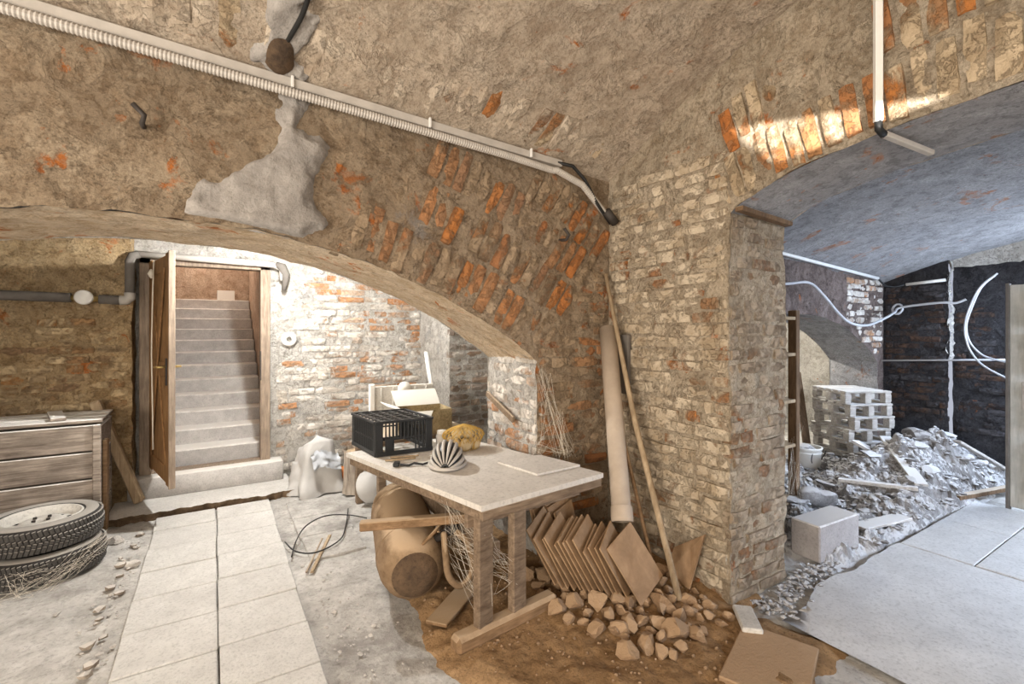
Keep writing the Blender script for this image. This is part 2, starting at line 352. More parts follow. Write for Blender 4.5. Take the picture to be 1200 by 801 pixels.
struct('wall_back_rear_face', wb2, M['lime'], parent=wall_back)
lj = MB(); lj.grid(lambda u, v: rough((-2.36, ease(YA, YA2, u), ease(0, 1.45, v)), .01, 2), 8, 16)
struct('arch_jamb', lj, M['lime'], parent=wall_back)
lo = MB(); lo.grid(lambda u, v: rough((ease(-3.4, -2.36, u), YA, ease(0, 1.5, v)), .01, 2), 14, 20)
struct('wall_back_end_face', lo, M['wallA'], parent=wall_back)

def wallB_pt(y, z): return rough((XB, y, z), .016, 2.6) - Vector((.012*bulge((XB, y, z)), 0, 0))
wb = MB()
wb.grid(lambda u, v: wallB_pt(ease(1.66, YA+.05, u), ease(0, 3.25, v)), 60, 190)
wb.grid(lambda u, v: wallB_pt(ease(-.90, 1.66, u), ease(archB(ease(-.90, 1.66, u)), 3.62, v)), 150, 70)
wb.grid(lambda u, v: wallB_pt(ease(-2.75, -.90, u), ease(0, 3.6, v)), 20, 40)
wb.grid(lambda u, v: rough((ease(XB, XB2, u), 1.66, ease(0, archB(1.62), v)), .014, 2.6), 34, 130)
wb.grid(lambda u, v: rough((XB2, ease(1.66, 2.75, u), ease(0, 2.7, v)), .014, 2.6), 14, 30, True)
wb.grid(lambda u, v: rough((XB2, ease(-2.75, 1.66, u), ease(archB(ease(-2.75, 1.66, u)), 3.0, v)), .014, 2.6), 50, 10, True)
wb.grid(lambda u, v: rough((ease(XB, XB2, u), -.90, ease(0, archB(-.85), v)), .014, 2.6), 8, 20, True)
wall_right = struct('wall_right', wb, M['wallB'])
sb = MB(); sb.grid(lambda u, v: rough((ease(XB, XB2, u), ease(-.90, 1.66, v), archB(ease(-.90, 1.66, v))), .008, 2.6), 16, 70, True)
struct('passage_soffit', sb, M['greyplaster'], parent=wall_right)

vt = MB()
def vaultpt(u, v):
    x = ease(-3.45, 2.60, u); y = ease(-2.75, 2.78, v); p = rough((x, y, vault(x, y)), .016, 2.2)
    p.z -= .02*bulge((x*1.5, y*1.5, 4)); return p
vt.grid(vaultpt, 280, 250, True)
ceiling = struct('ceiling', vt, M['vault'])

# rest of the front room: walls behind the camera, opened for the added area lights
we = MB()
for y0, y1, z0, z1 in ((-2.75, -1.65, 0, 3.7), (.95, 2.75, 0, 3.7), (-1.65, .95, 0, .7), (-1.65, .95, 2.4, 3.7)):
    we.box((-3.45, (y0+y1)/2, (z0+z1)/2), (.1, y1-y0, z1-z0), bev=0)
struct('wall_left', we, M['wallB'], False)
wr = MB()
for x0, x1, z0, z1 in ((-3.5, -1.9, 0, 3.7), (.7, 3.1, 0, 3.7), (-1.9, .7, 0, .75), (-1.9, .7, 2.25, 3.7)):
    wr.box(((x0+x1)/2, -2.75, (z0+z1)/2), (x1-x0, .1, z1-z0), bev=0)
struct('wall_front', wr, M['wallB'], False)

# unseen panel, added to cut the spot to a wedge on the passage arch
sh = MB(); yv = -2.72
tri = [(-.590, 1.206), (-.556, 1.172), (-.440, 1.236)]; ox = [(-1.0, 1.45), (-.85, .95), (-.05, .95), (-.05, 1.45)]
q = [(x, yv, z) for x, z in tri+ox]; q += [(x, yv-.012, z) for x, y, z in q]
fc = [(3, 4, 1, 0), (4, 5, 2, 1), (5, 6, 2), (6, 3, 0, 2)]
sh.add(q, fc+[tuple(i+7 for i in f[::-1]) for f in fc])
struct('streak_mask', sh, M['doorwood'], False)
# ---- the room with the stairs
wd = MB()
def wd_pt(x, z): return rough((x, YD, z), .014, 2.6)
wd.grid(lambda u, v: wd_pt(ease(.50, 2.45, u), ease(0, 2.75, v)), 50, 70)
wd.grid(lambda u, v: wd_pt(ease(-.62, .50, u), ease(2.26, 2.75, v)), 30, 14)
wd.grid(lambda u, v: rough((ease(2.18, 3.0, u), 4.77, ease(0, 2.75, v)), .014, 2.6), 22, 60)
wd.grid(lambda u, v: rough((2.18, ease(4.77, YD, u), ease(0, 2.75, v)), .014, 2.6), 22, 60, True)
wd.grid(lambda u, v: (ease(-.70, -.53, u), 5.665, ease(0, 2.75, v)), 2, 20)
wd.grid(lambda u, v: (ease(.46, .56, u), 5.665, ease(0, 2.75, v)), 2, 20)
wall_stair = struct('wall_far', wd, M['lime'])
wl = MB()
wl.grid(lambda u, v: rough((ease(-2.6, -.62, u), 5.45, ease(0, 2.75, v)), .016, 2.6), 60, 70)
wl.grid(lambda u, v: rough((-.62, ease(5.45, 5.75, u), ease(0, 2.75, v)), .016, 2.6), 8, 60)
wall_ochre = struct('wall_far_left', wl, M['ochre'])
bl = MB()      # low vault of the stair room
bl.grid(lambda u, v: rough((ease(-2.7, 3.1, u), ease(YA2-.1, YD+.15, v), 2.48+.12*math.sin(math.pi*v)), .012, 2), 60, 30, True)
struct('ceiling_stair_room', bl, M['lime'])
sl = MB(); sl.grid(lambda u, v: rough((-2.6, ease(YA2, 5.5, u), ease(0, 2.7, v)), .012, 2), 16, 16)
sl.grid(lambda u, v: rough((2.95, ease(YA2, 4.9, u), ease(0, 2.7, v)), .012, 2), 16, 16, True)
struct('wall_stair_room_sides', sl, M['lime'])
# stairwell
sw = MB()
sw.grid(lambda u, v: rough((-.56, ease(5.62, 9.2, u), ease(0, 4.6, v)), .008, 2), 26, 30)
sw.grid(lambda u, v: rough((.50, ease(5.62, 9.2, u), ease(0, 4.6, v)), .008, 2), 26, 30, True)
sw.grid(lambda u, v: rough((ease(-.56, .50, u), 9.0, ease(1.5, 4.6, v)), .008, 2), 12, 24)
sw.grid(lambda u, v: rough((ease(-.62, .56, u), ease(5.62, 9.1, v), 2.35+.42*v*3.4), .008, 2), 10, 20, True)
struct('wall_stairwell', sw, M['stairwall'])

# ---- the room on the right
XK = 7.25
def archR(x): d = min(abs(x-5.15), 1.93); return 1.76 - .11*d*d - .012*d**4
def vaultR(x, y): return 2.78 - .06*(x-5) - (6.8-math.sqrt(max(.1, 6.8**2-(y-.2)**2)))
wr2 = MB()
wr2.grid(lambda u, v: rough((ease(3.22, 7.08, u), YA, ease(archR(ease(3.22, 7.08, u)), 2.5, v)), .012, 2.6), 80, 20)
wr2.grid(lambda u, v: rough((ease(7.08, XK, u), YA, ease(0, 2.5, v)), .012, 2.6), 5, 40)
wr2.grid(lambda u, v: rough((ease(XB2, 3.22, u), YA, ease(0, 2.5, v)), .012, 2.6), 5, 30)
wall_rr = struct('wall_arch_room', wr2, M['redbrown'])
rs = MB(); rs.grid(lambda u, v: rough((ease(3.22, 7.08, u), ease(YA, YA+.55, v), archR(ease(3.22, 7.08, u))), .01, 2.6), 60, 12)
rs.grid(lambda u, v: rough((7.08, ease(YA, YA+.55, u), ease(0, archR(7.08), v)), .01, 2.6), 10, 20)
struct('arch_soffit', rs, M['greyplaster'], parent=wall_rr)
dk = MB()
dk.grid(lambda u, v: rough((XK, ease(2.02, 2.7, u), ease(0, 2.6, v)), .014, 2.6), 16, 60, True)
dk.grid(lambda u, v: rough((XK+.14, ease(1.0, 2.02, u), ease(0, 2.7, v)), .014, 2.6), 22, 60, True)
wall_dark = struct('wall_dark', dk, M['darkwall'])
ne = MB(); ne.grid(lambda u, v: rough((ease(XK, XK+.14, u), 2.02, ease(1.25, 2.7, v)), .035, 6), 8, 90)
ne.grid(lambda u, v: rough((ease(XK-.01, XK+.13, v), ease(1.0, 2.03, u), ease(2.58, 2.32, v)), .02, 4), 30, 10, True)
struct('niche_reveal', ne, M['lime'], parent=wall_dark)
dw = MB()
dw.grid(lambda u, v: rough((XK, ease(-2.1, 1.0, u), ease(0, 2.75, v)), .012, 2), 24, 20, True)
dw.grid(lambda u, v: rough((ease(XB2, XK, u), -2.0, ease(0, 2.75, v)), .012, 2), 24, 20, True)
struct('wall_right_room_sides', dw, M['greyplaster'])
vr = MB(); vr.grid(lambda u, v: rough((ease(XB2-.03, XK+.2, u), ease(-2.1, 2.74, v), vaultR(ease(XB2-.03, XK+.2, u), ease(-2.1, 2.74, v))), .014, 1.6), 90, 90, True)
struct('ceiling_right_room', vr, M['greyplaster'])
bk = MB()      # the pale room seen through the low arch
bk.grid(lambda u, v: rough((ease(3.1, 9.4, u), 4.7, ease(0, 2.3, v)), .01, 2), 50, 20)
bk.grid(lambda u, v: rough((8.3, ease(YA, 4.8, u), ease(0, 2.3, v)), .01, 2), 14, 14, True)
bk.grid(lambda u, v: rough((3.15, ease(YA+.5, 4.8, u), ease(0, 2.3, v)), .01, 2), 14, 14)
bk.grid(lambda u, v: rough((ease(7.08, 9.4, u), YA+.55, ease(0, 2.3, v)), .01, 2), 20, 14, True)
bk.grid(lambda u, v: rough((ease(3.1, 7.1, u), YA+.55, ease(archR(ease(3.22, 7.08, u)), 2.3, v)), .01, 2), 40, 8, True)
bk.grid(lambda u, v: rough((ease(3.1, 9.4, u), ease(YA+.5, 4.8, v), 2.2), .01, 2), 40, 14, True)
struct('wall_pale_room', bk, M['lime'])

# ---- floor
fl = MB()
def floorpt(u, v):
    x = ease(-3.5, 9.4, u); y = ease(-2.8, 6.0, v); n = fbm((x, y, 0), 1.6, 5)
    z = -.012 + .016*n + .007*fbm((x, y, 3), 9, 3)
    if -.42 < x < .46 and y < 5.0: z = min(z, -.012)
    if x > 2.5: z = min(z, -.01)
    return (x, y, z)
fl.grid(floorpt, 320, 230)
floor = struct('floor', fl, M['concrete'])
# brick meshes: eight rough variants, shared
def brickmesh(seed, mat):
    r = random.Random(seed); mb = MB(); nx, nz = 4, 2
    vs = []; L, H = .5, .5
    for j in range(nz+1):
        for i in range(nx+1):
            x = i/nx-.5; z = j/nz-.5; e = (i in (0, nx)) + (j in (0, nz))
            y = -.5 + (.10, .10, .22)[e]*r.uniform(.2, 1.5) if e else -.5+r.uniform(-.05, .07)
            sh = .97 if e else 1
            vs.append((x*sh+r.uniform(-.02, .02), y, z*sh*(.95 if e == 2 else 1)+r.uniform(-.06, .06)))
    fs = [(j*(nx+1)+i, j*(nx+1)+i+1, (j+1)*(nx+1)+i+1, (j+1)*(nx+1)+i) for j in range(nz) for i in range(nx)]
    ring = [i for i in range(nx+1)] + [(j+1)*(nx+1)-1 for j in range(1, nz+1)] + [nz*(nx+1)+i for i in range(nx-1, -1, -1)] + [j*(nx+1) for j in range(nz-1, 0, -1)]
    b = len(vs)
    for k in ring: vs.append((vs[k][0]*1.05, .5, vs[k][2]*1.05))
    n = len(ring)
    for k in range(n): fs.append((ring[k], b+k, b+(k+1) % n, ring[(k+1) % n])[::-1][::-1])
    mb.add(vs, fs); me = mesh('brick', mb, mat, False); return me
_bm = {}
def brick(parent, c, e1, e2, nrm, L, H, mat, depth=.07, jit=1.0):
    k = (mat, rnd.randrange(8))
    if k not in _bm: _bm[k] = brickmesh(k[1]+31, M[mat])
    e1 = Vector(e1); e2 = Vector(e2); n = Vector(nrm)
    a = rnd.uniform(-.02, .02)*jit; e1, e2 = e1*math.cos(a)+e2*math.sin(a), e2*math.cos(a)-e1*math.sin(a)
    m = Matrix((e1*L, -n*depth, e2*H)).transposed().to_4x4(); m.translation = Vector(c)
    return link('brick', _bm[k], parent, m)
def courses(parent, org, eu, nrm, u0, u1, z0, z1, mat, proud=.018, keep=None, h=.078, L=(.25, .31), depth=.07):
    """level courses on a wall: org + eu*u, keep(u, z) tells where bricks show"""
    eu = Vector(eu); nrm = Vector(nrm); org = Vector(org); z = z0+h/2; row = 0; cnt = 0
    while z < z1:
        u = u0 - (rnd.random()*.14 if row % 2 == 0 else .14+rnd.random()*.1)
        while u < u1-.02:
            l = rnd.uniform(*L) if rnd.random() < .72 else rnd.uniform(.12, .15)
            a = max(u, u0); b = min(u+l, u1)
            if b-a > .05 and (keep is None or keep((a+b)/2, z)):
                c = org + eu*((a+b)/2) + Vector((0, 0, z+rnd.uniform(-.006, .006)))
                c = rough(c, .016, 2.6)
                pr = proud*.75 + rnd.uniform(-.010, .009)
                brick(parent, c + nrm*(pr-depth/2), eu if nrm.cross(eu).z < 0 else eu, (0, 0, 1), nrm, (b-a)-.012, h-.013+rnd.uniform(-.006, .004), mat, depth); cnt += 1
            u += l
        z += h*rnd.uniform(.96, 1.04); row += 1
    return cnt
# pier: face towards the front room and narrow face in the passage
courses(wall_right, (XB, 0, 0), (0, -1, 0), (-1, 0, 0), -2.64, -1.66, .0, 2.62, 'brickB', .020, keep=lambda u, z: fbm((u*1.2, z*1.6, 8), 1.5, 3) < .62)
courses(wall_right, (0, 1.66, 0), (1, 0, 0), (0, -1, 0), XB, XB2, .0, 2.22, 'brickS', .016, keep=lambda u, z: fbm((u, z*1.5, 2), 1.6, 3) < .5)
# bricks on edge, radial, in rings above an arch
def archring(parent, centre, r0, a0, a1, plane, nrm, mat, keep, thick=.083, Lr=.29, rings=3, proud=.02):
    """plane: 'x' = the arch spans world x, 'y' = world y; angles from straight up"""
    nr = Vector(nrm); k = 0
    for q in range(rings):
        rc = r0+.015+q*Lr+Lr/2; st = thick*rnd.uniform(.98, 1.05)/(rc-Lr*.3); a = a0+st*rnd.random()
        while a < a1:
            d = Vector((math.sin(a), 0, math.cos(a))) if plane == 'x' else Vector((0, math.sin(a), math.cos(a)))
            c = Vector(centre)+d*(rc+rnd.uniform(-.03, .03))
            if keep(c):
                c2 = rough(c, .016, 2.6)
                brick(parent, c2+nr*(proud*.75+rnd.uniform(-.010, .008)-.035), d, -(d.cross(nr)), nr, Lr*rnd.uniform(.84, 1.0)-.012, thick-.014+rnd.uniform(-.008, .006), mat, .07, 1.6); k += 1
            a += st*rnd.uniform(.96, 1.04)
    return k
# passage arch: two rings of orange bricks on edge
RBZ = 2.50-4.07
archring(wall_right, (XB, .40, RBZ), 4.07, -.05, .33, 'y', (-1, 0, 0), 'brickV', lambda c: c.z < vault(XB, c.y)-.10 and c.y < 1.72 and (c.z < 2.86 or fbm((c.y, c.z, 1), 2.0, 2) < .15), rings=3, proud=.022)
# wide arch: radial bricks bare towards the pier, buried in plaster towards the stairs
skew = math.atan2(XJ-ACX, ZJ-ACZ)
def keepA(c):
    if c.z > vault(c.x, YA)-.13 or c.x > XB-.05: return False
    t = (c.x-.55)/.9
    if t < 0: return fbm((c.x*1.4, c.z*1.4, 5), 1.6, 3) > .22
    return fbm((c.x*1.2, c.z*1.2, 5), 1.8, 3) > .28-1.0*min(1, t)
archring(wall_back, (ACX, YA, ACZ), AR, -.30, skew, 'x', (0, -1, 0), 'brickA', keepA, rings=4, proud=.022)
def keepA2(x, z):
    a = math.atan2(x-ACX, z-ACZ); return a > skew+.01 and fbm((x*1.2, z*1.2, 9), 1.8, 3) < .38
courses(wall_back, (0, YA, 0), (1, 0, 0), (0, -1, 0), XJ, XB-.01, 0, 2.3, 'brickA', .018, keep=keepA2)
courses(wall_back, (XJ, 0, 0), (0, -1, 0), (-1, 0, 0), -YA2, -YA, .1, 1.40, 'brickD', .014, keep=lambda u, z: fbm((u, z, 4), 2.2, 3) < .22)
# stair room walls
courses(wall_stair, (0, YD, 0), (1, 0, 0), (0, -1, 0), .56, 2.17, .1, 2.32, 'brickD', .018, keep=lambda u, z: fbm((u*1.1, z*1.1, 6), 1.5, 3) < .30 and not (u < .85 and z > 1.3))
courses(wall_stair, (0, 4.77, 0), (1, 0, 0), (0, -1, 0), 2.18, 2.78, .5, 2.1, 'brickG', .018)
courses(wall_ochre, (0, 5.45, 0), (1, 0, 0), (0, -1, 0), -1.75, -.64, .75, 1.86, 'brickO', .014, keep=lambda u, z: fbm((u, z, 6), 1.9, 3) < .25)
# right-hand room
courses(wall_dark, (XK, 0, 0), (0, -1, 0), (-1, 0, 0), -2.64, -2.03, .5, 2.15, 'brickK', .014)
courses(wall_dark, (XK+.14, 0, 0), (0, -1, 0), (-1, 0, 0), -2.0, -1.25, .4, 1.95, 'brickK', .014, keep=lambda u, z: fbm((u, z, 6), 1.9, 3) < .35)
courses(wall_rr, (0, YA, 0), (1, 0, 0), (0, -1, 0), 6.25, 7.22, 1.2, 2.2, 'brickD', .012, keep=lambda u, z: z > archR(u)+.06)  # pale bricks by the corner; daylight on the wall is put into their colour
# a row of bricks on edge in the foot of the vault
for i in range(38):
    x = -1.0+i*.088
    if rnd.random() < .12: continue
    y = 2.44; tz = Vector((0, .45, -.9)).normalized() if 0 else None
    d = Vector((0, -1, (vault(x, 2.30)-vault(x, 2.58))/.28)).normalized(); n = Vector((0, -d.z, d.y)); n = n if n.z < 0 else -n
    c = rough((x, y, vault(x, y)), .016, 2.2)
    brick(ceiling, c - n*(.026+rnd.uniform(-.006, .004)), d, -(d.cross(n)), n, .27, .078, 'brickV' if rnd.random() < .15 else 'brickC', .07, 1.2)

# ---- paving slabs
def slabmesh(sx, sy, h=.035): 
    mb = MB(); vs, fs = rbox((sx, sy, h), .005); return mb.add(vs, fs)
srt = random.Random(9)
for ci, (x0, x1) in enumerate(((-.40, .018), (.026, .435))):
    y = .9 + (.02 if ci else 0)
    while y < 4.95:
        L = .372; yy = min(y+L, 4.97)
        me = mesh('paving_slab', slabmesh(x1-x0, yy-y-.007), M['slab'])
        link('paving_slab', me, floor, Matrix.Translation(((x0+x1)/2+srt.uniform(-.004, .004), (y+yy)/2, .002+srt.uniform(-.003, .003))) @ Matrix.Rotation(srt.uniform(-.006, .006), 4, 'Z') @ Matrix.Rotation(srt.uniform(-.006, .006), 4, 'X'))
        y += .375
for (x0, x1, y0, y1) in ((.56, .96, 3.95, 4.35), (.56, .96, 4.36, 4.8), (.57, .95, 3.53, 3.94)):
    link('paving_slab', mesh('paving_slab', slabmesh(x1-x0, y1-y0, .03), M['concrete']), floor, Matrix.Translation(((x0+x1)/2, (y0+y1)/2, -.006)))
for (y0, y1) in ((.25, .655), (.665, 1.065), (1.073, 1.475)):      # square slabs in the right room
    for (x0, x1) in ((4.31, 5.14), (5.15, 5.93)):
        link('paving_slab', mesh('paving_slab', slabmesh(x1-x0-.004, y1-y0), M['slabR']), floor, Matrix.Translation(((x0+x1)/2, (y0+y1)/2, .004+srt.uniform(-.003, .003))))
cs = MB()
def slabtop(u, v):
    x = ease(2.62, 4.30, u); y = ease(-1.3, 1.47, v); 
    if v == 1: y += .07*fbm((x, 3, 1), 2.2, 3) - (.25*max(0, 3.1-x) if x < 3.1 else 0)
    return (x, y, .018+.003*fbm((x, y, 1), 3, 3))
cs.grid(slabtop, 50, 60)
cs.grid(lambda u, v: (slabtop(u, 1)[0], slabtop(u, 1)[1]+.01*v, .02-.05*v), 50, 1)
struct('concrete_screed', cs, M['slabR'], parent=floor)
# landing and step in front of the stair door
ld = MB()
def ldpt(u, v):
    x = ease(-.74, .66, u); y = ease(4.99, 5.62, v)
    if v == 0: y += .05*fbm((x, 1, 0), 4.0, 4) + .03*fbm((x, 5, 0), 14, 3)
    return (x, y, .058+.003*fbm((x, y, 0), 5, 3))
ld.grid(ldpt, 90, 16); le = MB(); le.grid(lambda u, v: Vector(ldpt(u, 0)) + Vector((0, (.03+.04*fbm((u*9, v*3, 2), 2, 3))*min(1, v*2), -.10*v)), 120, 4, True)
ld.grid(lambda u, v: (.66+.02*fbm((u*3, 1, 1), 3, 2), ease(4.99, 5.62, u), ease(0, .058, v)), 12, 2)
struct('landing', ld, M['slab'], parent=floor); struct('landing_edge', le, M['brownedge'], parent=floor)
st = MB(); st.box((-.02, 5.53, .152), (1.26, .26, .196), bev=.012)
struct('door_step', st, M['stairstone'], parent=floor)
# ================================================================ things
# ---- staircase behind the door
stc = thing('staircase', 'worn grey stone stairs climbing behind the open door', 'stairs', (-.03, 5.7, 0))
for i in range(1, 13):
    z = .25+.15*i; y = 5.75+.27*(i-1); mb = MB(); h = z-.02 if i < 2 else .17
    mb.box((-.03, y+.15, z-h/2), (1.04, .31, h), bev=.012)
    part('step', mb, M['stairstone'], stc)
nt = MB(); nt.box((.17, 8.90, 2.13), (.24, .02, .16), bev=.003)
nt.v = [tuple(Matrix.Translation((0, 0, 0)) @ Vector(v)) for v in nt.v]
single('paper_notice', nt, M['card'], 'small pale sheet of paper on the wall above the top stair', 'paper')
# door frame and leaf
fr = MB(); 
door = thing('door_1', None, None, (-.05, 5.62, .25)); door['kind'] = 'structure'
for nm, mb in (('frame_post', MB().box((-.535, 5.60, 1.25), (.09, .14, 2.02), bev=.006)), ('frame_post', MB().box((.455, 5.60, 1.25), (.09, .14, 2.02), bev=.006)), ('frame_head', MB().box((-.04, 5.60, 2.235), (1.08, .14, .07), bev=.006))):
    part(nm, mb, M['doorframe'], door)
part('threshold', MB().box((-.04, 5.60, .253), (.92, .12, .012), bev=.003), M['doorframe'], door)
part('strike_plate', MB().box((.412, 5.545, 1.22), (.012, .04, .30), bev=.003), M['darkmetal'], door, label='dark metal strike plate')
h0 = Vector((-.485, 5.53, .30)); h1 = Vector((-.285, 4.72, .30)); dv = (h1-h0).normalized(); nl = Vector((dv.y, -dv.x, 0))
dl = thing('door_leaf', 'brown varnished plank door standing wide open at the stairs', 'door', (h0.x, h0.y, .30))
W_ = (h1-h0).length
def dp(s, off, z): return h0+dv*s+nl*off+Vector((0, 0, z-.30))
part('panel', MB().bar(dp(.02, 0, 1.26), dp(W_-.02, 0, 1.26), .020, 1.88), M['doorwood'], dl)
for s in (.06, W_-.06):
    part('stile', MB().bar(dp(s, 0, .32), dp(s, 0, 2.22), .042, .11, up=dv), M['doorwood'], dl)
for z in (.40, 1.26, 2.14):
    part('rail', MB().bar(dp(.11, 0, z), dp(W_-.11, 0, z), .036, .13), M['doorwood'], dl)
part('edge_strip', MB().bar(dp(W_+.006, 0, .31), dp(W_+.006, 0, 2.23), .046, .012, up=dv), M['doorframe'], dl)
part('brace', MB().bar(dp(.12, .016, 2.10), dp(W_-.14, .016, .46), .012, .03), M['doorwood'], dl)
part('brace', MB().bar(dp(W_-.14, .026, 2.10), dp(.12, .026, .46), .012, .03), M['doorwood'], dl)
hd = part('lock_plate', MB().bar(dp(W_-.06, .026, 1.14), dp(W_-.06, .026, 1.36), .008, .045, up=dv), M['darkmetal'], dl)
hb = MB().tube([dp(W_-.06, .03, 1.29), dp(W_-.06, .08, 1.29), dp(W_-.10, .085, 1.29), dp(W_-.18, .085, 1.285)], .009)
hb.tube([dp(W_-.06, -.03, 1.29), dp(W_-.06, -.07, 1.29), dp(W_-.16, -.07, 1.285)], .009)
part('handle', hb, M['brass'], hd, True, 'brass lever handle')
for z in (.55, 1.9):
    part('hinge', MB().tube([dp(-.01, .0, z-.05), dp(-.01, .0, z+.05)], .014), M['darkmetal'], dl)
rp = thing('rope', 'pale knotted string hanging on the open door', 'rope', tuple(dp(.30, .06, .5)))
part('cord', MB().tube([dp(.30, .032, 2.2), dp(.33, .045, 1.9), dp(.31, .05, 1.4), dp(.36, .05, .9), dp(.35, .045, .55)], .006, 6), M['web'], rp, True)
part('knot', MB().tube([dp(.30, .05, 2.12), dp(.31, .06, 2.08), dp(.315, .05, 2.04)], [.008, .02, .008], 8), M['web'], rp, True)
# ---- insulated pipe with meter
pp = thing('insulated_pipe', 'grey foam insulated water pipe elbowing up over the stair door', 'pipe', (-.66, 5.38, 1.8))
part('foam_sleeve', MB().tube([(-2.4, 5.40, 1.885), (-1.02, 5.40, 1.862)], .040, 14), M['foam'], pp, True)
part('foam_sleeve', MB().tube([(-.84, 5.40, 1.855), (-.675, 5.40, 1.85)], .040, 14), M['foam'], pp, True)
part('elbow', MB().tube([(-.70, 5.40, 1.85), (-.655, 5.40, 1.852), (-.63, 5.40, 1.875), (-.63, 5.40, 1.92)], .042, 14), M['greyplastic'], pp, True)
part('foam_sleeve', MB().tube([(-.63, 5.40, 1.90), (-.63, 5.40, 2.20), (-.615, 5.42, 2.25), (-.58, 5.45, 2.27)], .036, 14), M['foam'], pp, True)
part('foam_sleeve', MB().tube([(-.60, 5.45, 2.275), (0, 5.46, 2.265), (.52, 5.46, 2.255), (.60, 5.47, 2.22), (.61, 5.47, 2.10)], .030, 14), M['greyplastic'], pp, True)
vv = part('valve_body', MB().tube([(-1.04, 5.40, 1.862), (-.97, 5.40, 1.86), (-.93, 5.40, 1.859), (-.82, 5.40, 1.856)], [.018, .03, .03, .018], 12), M['brass'], pp, True)
wm = MB(); wm.lathe([(.0, .03), (.05, .03), (.062, .02), (.062, -.02), (.0, -.02)], 20, Matrix.Translation((-.93, 5.35, 1.865)) @ Matrix.Rotation(R(90), 4, 'X'))
part('meter_dial', wm, M['white'], vv, True, 'round white meter dial')
tr = MB(); tr.tube([(.55, 5.46, 2.26), (.60, 5.44, 2.24), (.64, 5.45, 2.16), (.62, 5.46, 2.0)], [.03, .045, .04, .02], 9)
single('rag_bundle', tr, M['foam'], 'dark rag wrapped round the pipe above the door frame corner', 'rag', smooth=True)
sk = MB(); sk.lathe([(.025, .03), (.03, .0), (.075, .0), (.075, .012), (.03, .014), (.028, -.05)], 20, Matrix.Translation((.68, 5.57, 1.49)) @ Matrix.Rotation(R(-90), 4, 'X') @ Matrix.Rotation(R(180), 4, 'Y'))
single('pipe_flange', sk, M['white'], 'round white pipe flange in the wall right of the stair door', 'flange', smooth=True)
pw = MB(); pw.bar((-.55, 5.31, .075), (-.86, 5.36, .98), .075, .075, bev=.012)
single('timber_post', pw, M['postwood'], 'rough timber post leaning on the wall beside the stair door', 'post')
# ---- chest of planks
cb = thing('plank_chest', 'weathered grey plank chest behind the stacked tyres', 'chest', (-1.5, 5.1, 0))
X0, X1, Y0, Y1 = -2.35, -.745, 4.86, 5.34
for i, (z0, z1) in enumerate(((.02, .23), (.235, .44), (.445, .65), (.655, .86))):
    part('front_board', MB().box(((X0+X1)/2-.01*i % .02, Y0, (z0+z1)/2), (X1-X0, .028, z1-z0-.008), bev=.006), M['greywood'], cb)
    part('side_board', MB().box((X1-.014, (Y0+Y1)/2, (z0+z1)/2-.01), (.026, Y1-Y0-.04, z1-z0-.012), bev=.006), M['greywood'], cb)
part('corner_post', MB().box((X1-.02, Y0-.02, .44), (.05, .026, .84), bev=.006), M['greywood'], cb)
part('corner_post', MB().box((X1+.015, Y0+.10, .36), (.03, .10, .72), bev=.006), M['brownwood'], cb)
part('back_board', MB().box(((X0+X1)/2, Y1, .43), (X1-X0, .028, .84), bev=.005), M['greywood'], cb)
for k in range(3):
    part('lid_board', MB().box(((X0+X1)/2, Y0+.08+.16*k, .885+.004*k), (X1-X0+.02, .155, .026), rz=.006*(k-1), bev=.005), M['greywood'], cb)
part('batten', MB().box((-1.05, Y0+.24, .913), (.09, .44, .026), rz=.25, bev=.004), M['greywood'], cb)
hk = MB().tube([(-1.33, Y0-.016, .80), (-1.30, Y0-.05, .80), (-1.33, Y0-.055, .78), (-1.40, Y0-.03, .765)], .008, 7)
part('hook', hk, M['darkmetal'], cb, True, 'small dark iron hook')
# ---- tyres
def tyre(loc, label, wheel, rz=0):
    t = thing('car_tyre', label, 'tyre', loc, rz, 'stacked car tyres')
    prof = [(.205, .03), (.215, .012), (.25, .004), (.285, .012), (.303, .032), (.310, .06), (.310, .125), (.303, .153), (.285, .173), (.25, .181), (.215, .173), (.205, .155), (.205, .03)]
    part('carcass', MB().lathe(prof, 56), M['rubber'], t, True, world=False)
    tb = MB()
    for k in range(76):
        a = 2*math.pi*k/76
        for z0, z1, rr, tw in ((.022, .060, .308, .018), (.066, .090, .314, .03), (.095, .119, .314, .03), (.125, .163, .308, .018)):
            m = Matrix.Rotation(a+(.03 if z0 in (.066, .125) else 0), 4, 'Z') @ Matrix.Translation((rr, 0, (z0+z1)/2)) @ Matrix.Rotation(R(18 if z0 > .09 else -18), 4, 'X')
            tb.box((0, 0, 0), (.012, .0205, z1-z0), bev=.003, M=m)
    part('tread', tb, M['tread'], t, world=False)['kind'] = 'stuff'
    part('sidewall_ring', MB().lathe([(.222, .176), (.24, .186), (.285, .178), (.29, .172)], 56), M['tread'], t, True, world=False)
    if wheel:
        w = MB().lathe([(.212, .168), (.205, .176), (.197, .172), (.19, .125), (.165, .115)], 60)
        w.lathe([(.165, .115), (.135, .118), (.10, .142), (.06, .146), (.033, .135), (.030, .10)], 60, skip=lambda i, k: i == 0 and k % 5 < 2)
        part('steel_rim', w, M['rim'], t, True, 'dusty pale steel wheel', False)
        part('rim_well', MB().lathe([(.19, .12), (.185, .06), (.02, .05), (.0, .05)], 40), M['darkmetal'], t, True, world=False)
        for k in range(4):
            a = k*math.pi/2+.4
            part('wheel_bolt', MB().lathe([(.011, .0), (.011, .012), (.0, .014)], 6, Matrix.Translation((.05*math.cos(a), .05*math.sin(a), .144))), M['darkmetal'], t, world=False)
    return t
tyre((-.95, 4.33, 0), 'dusty car tyre at the bottom of the stack by the plank chest', False)
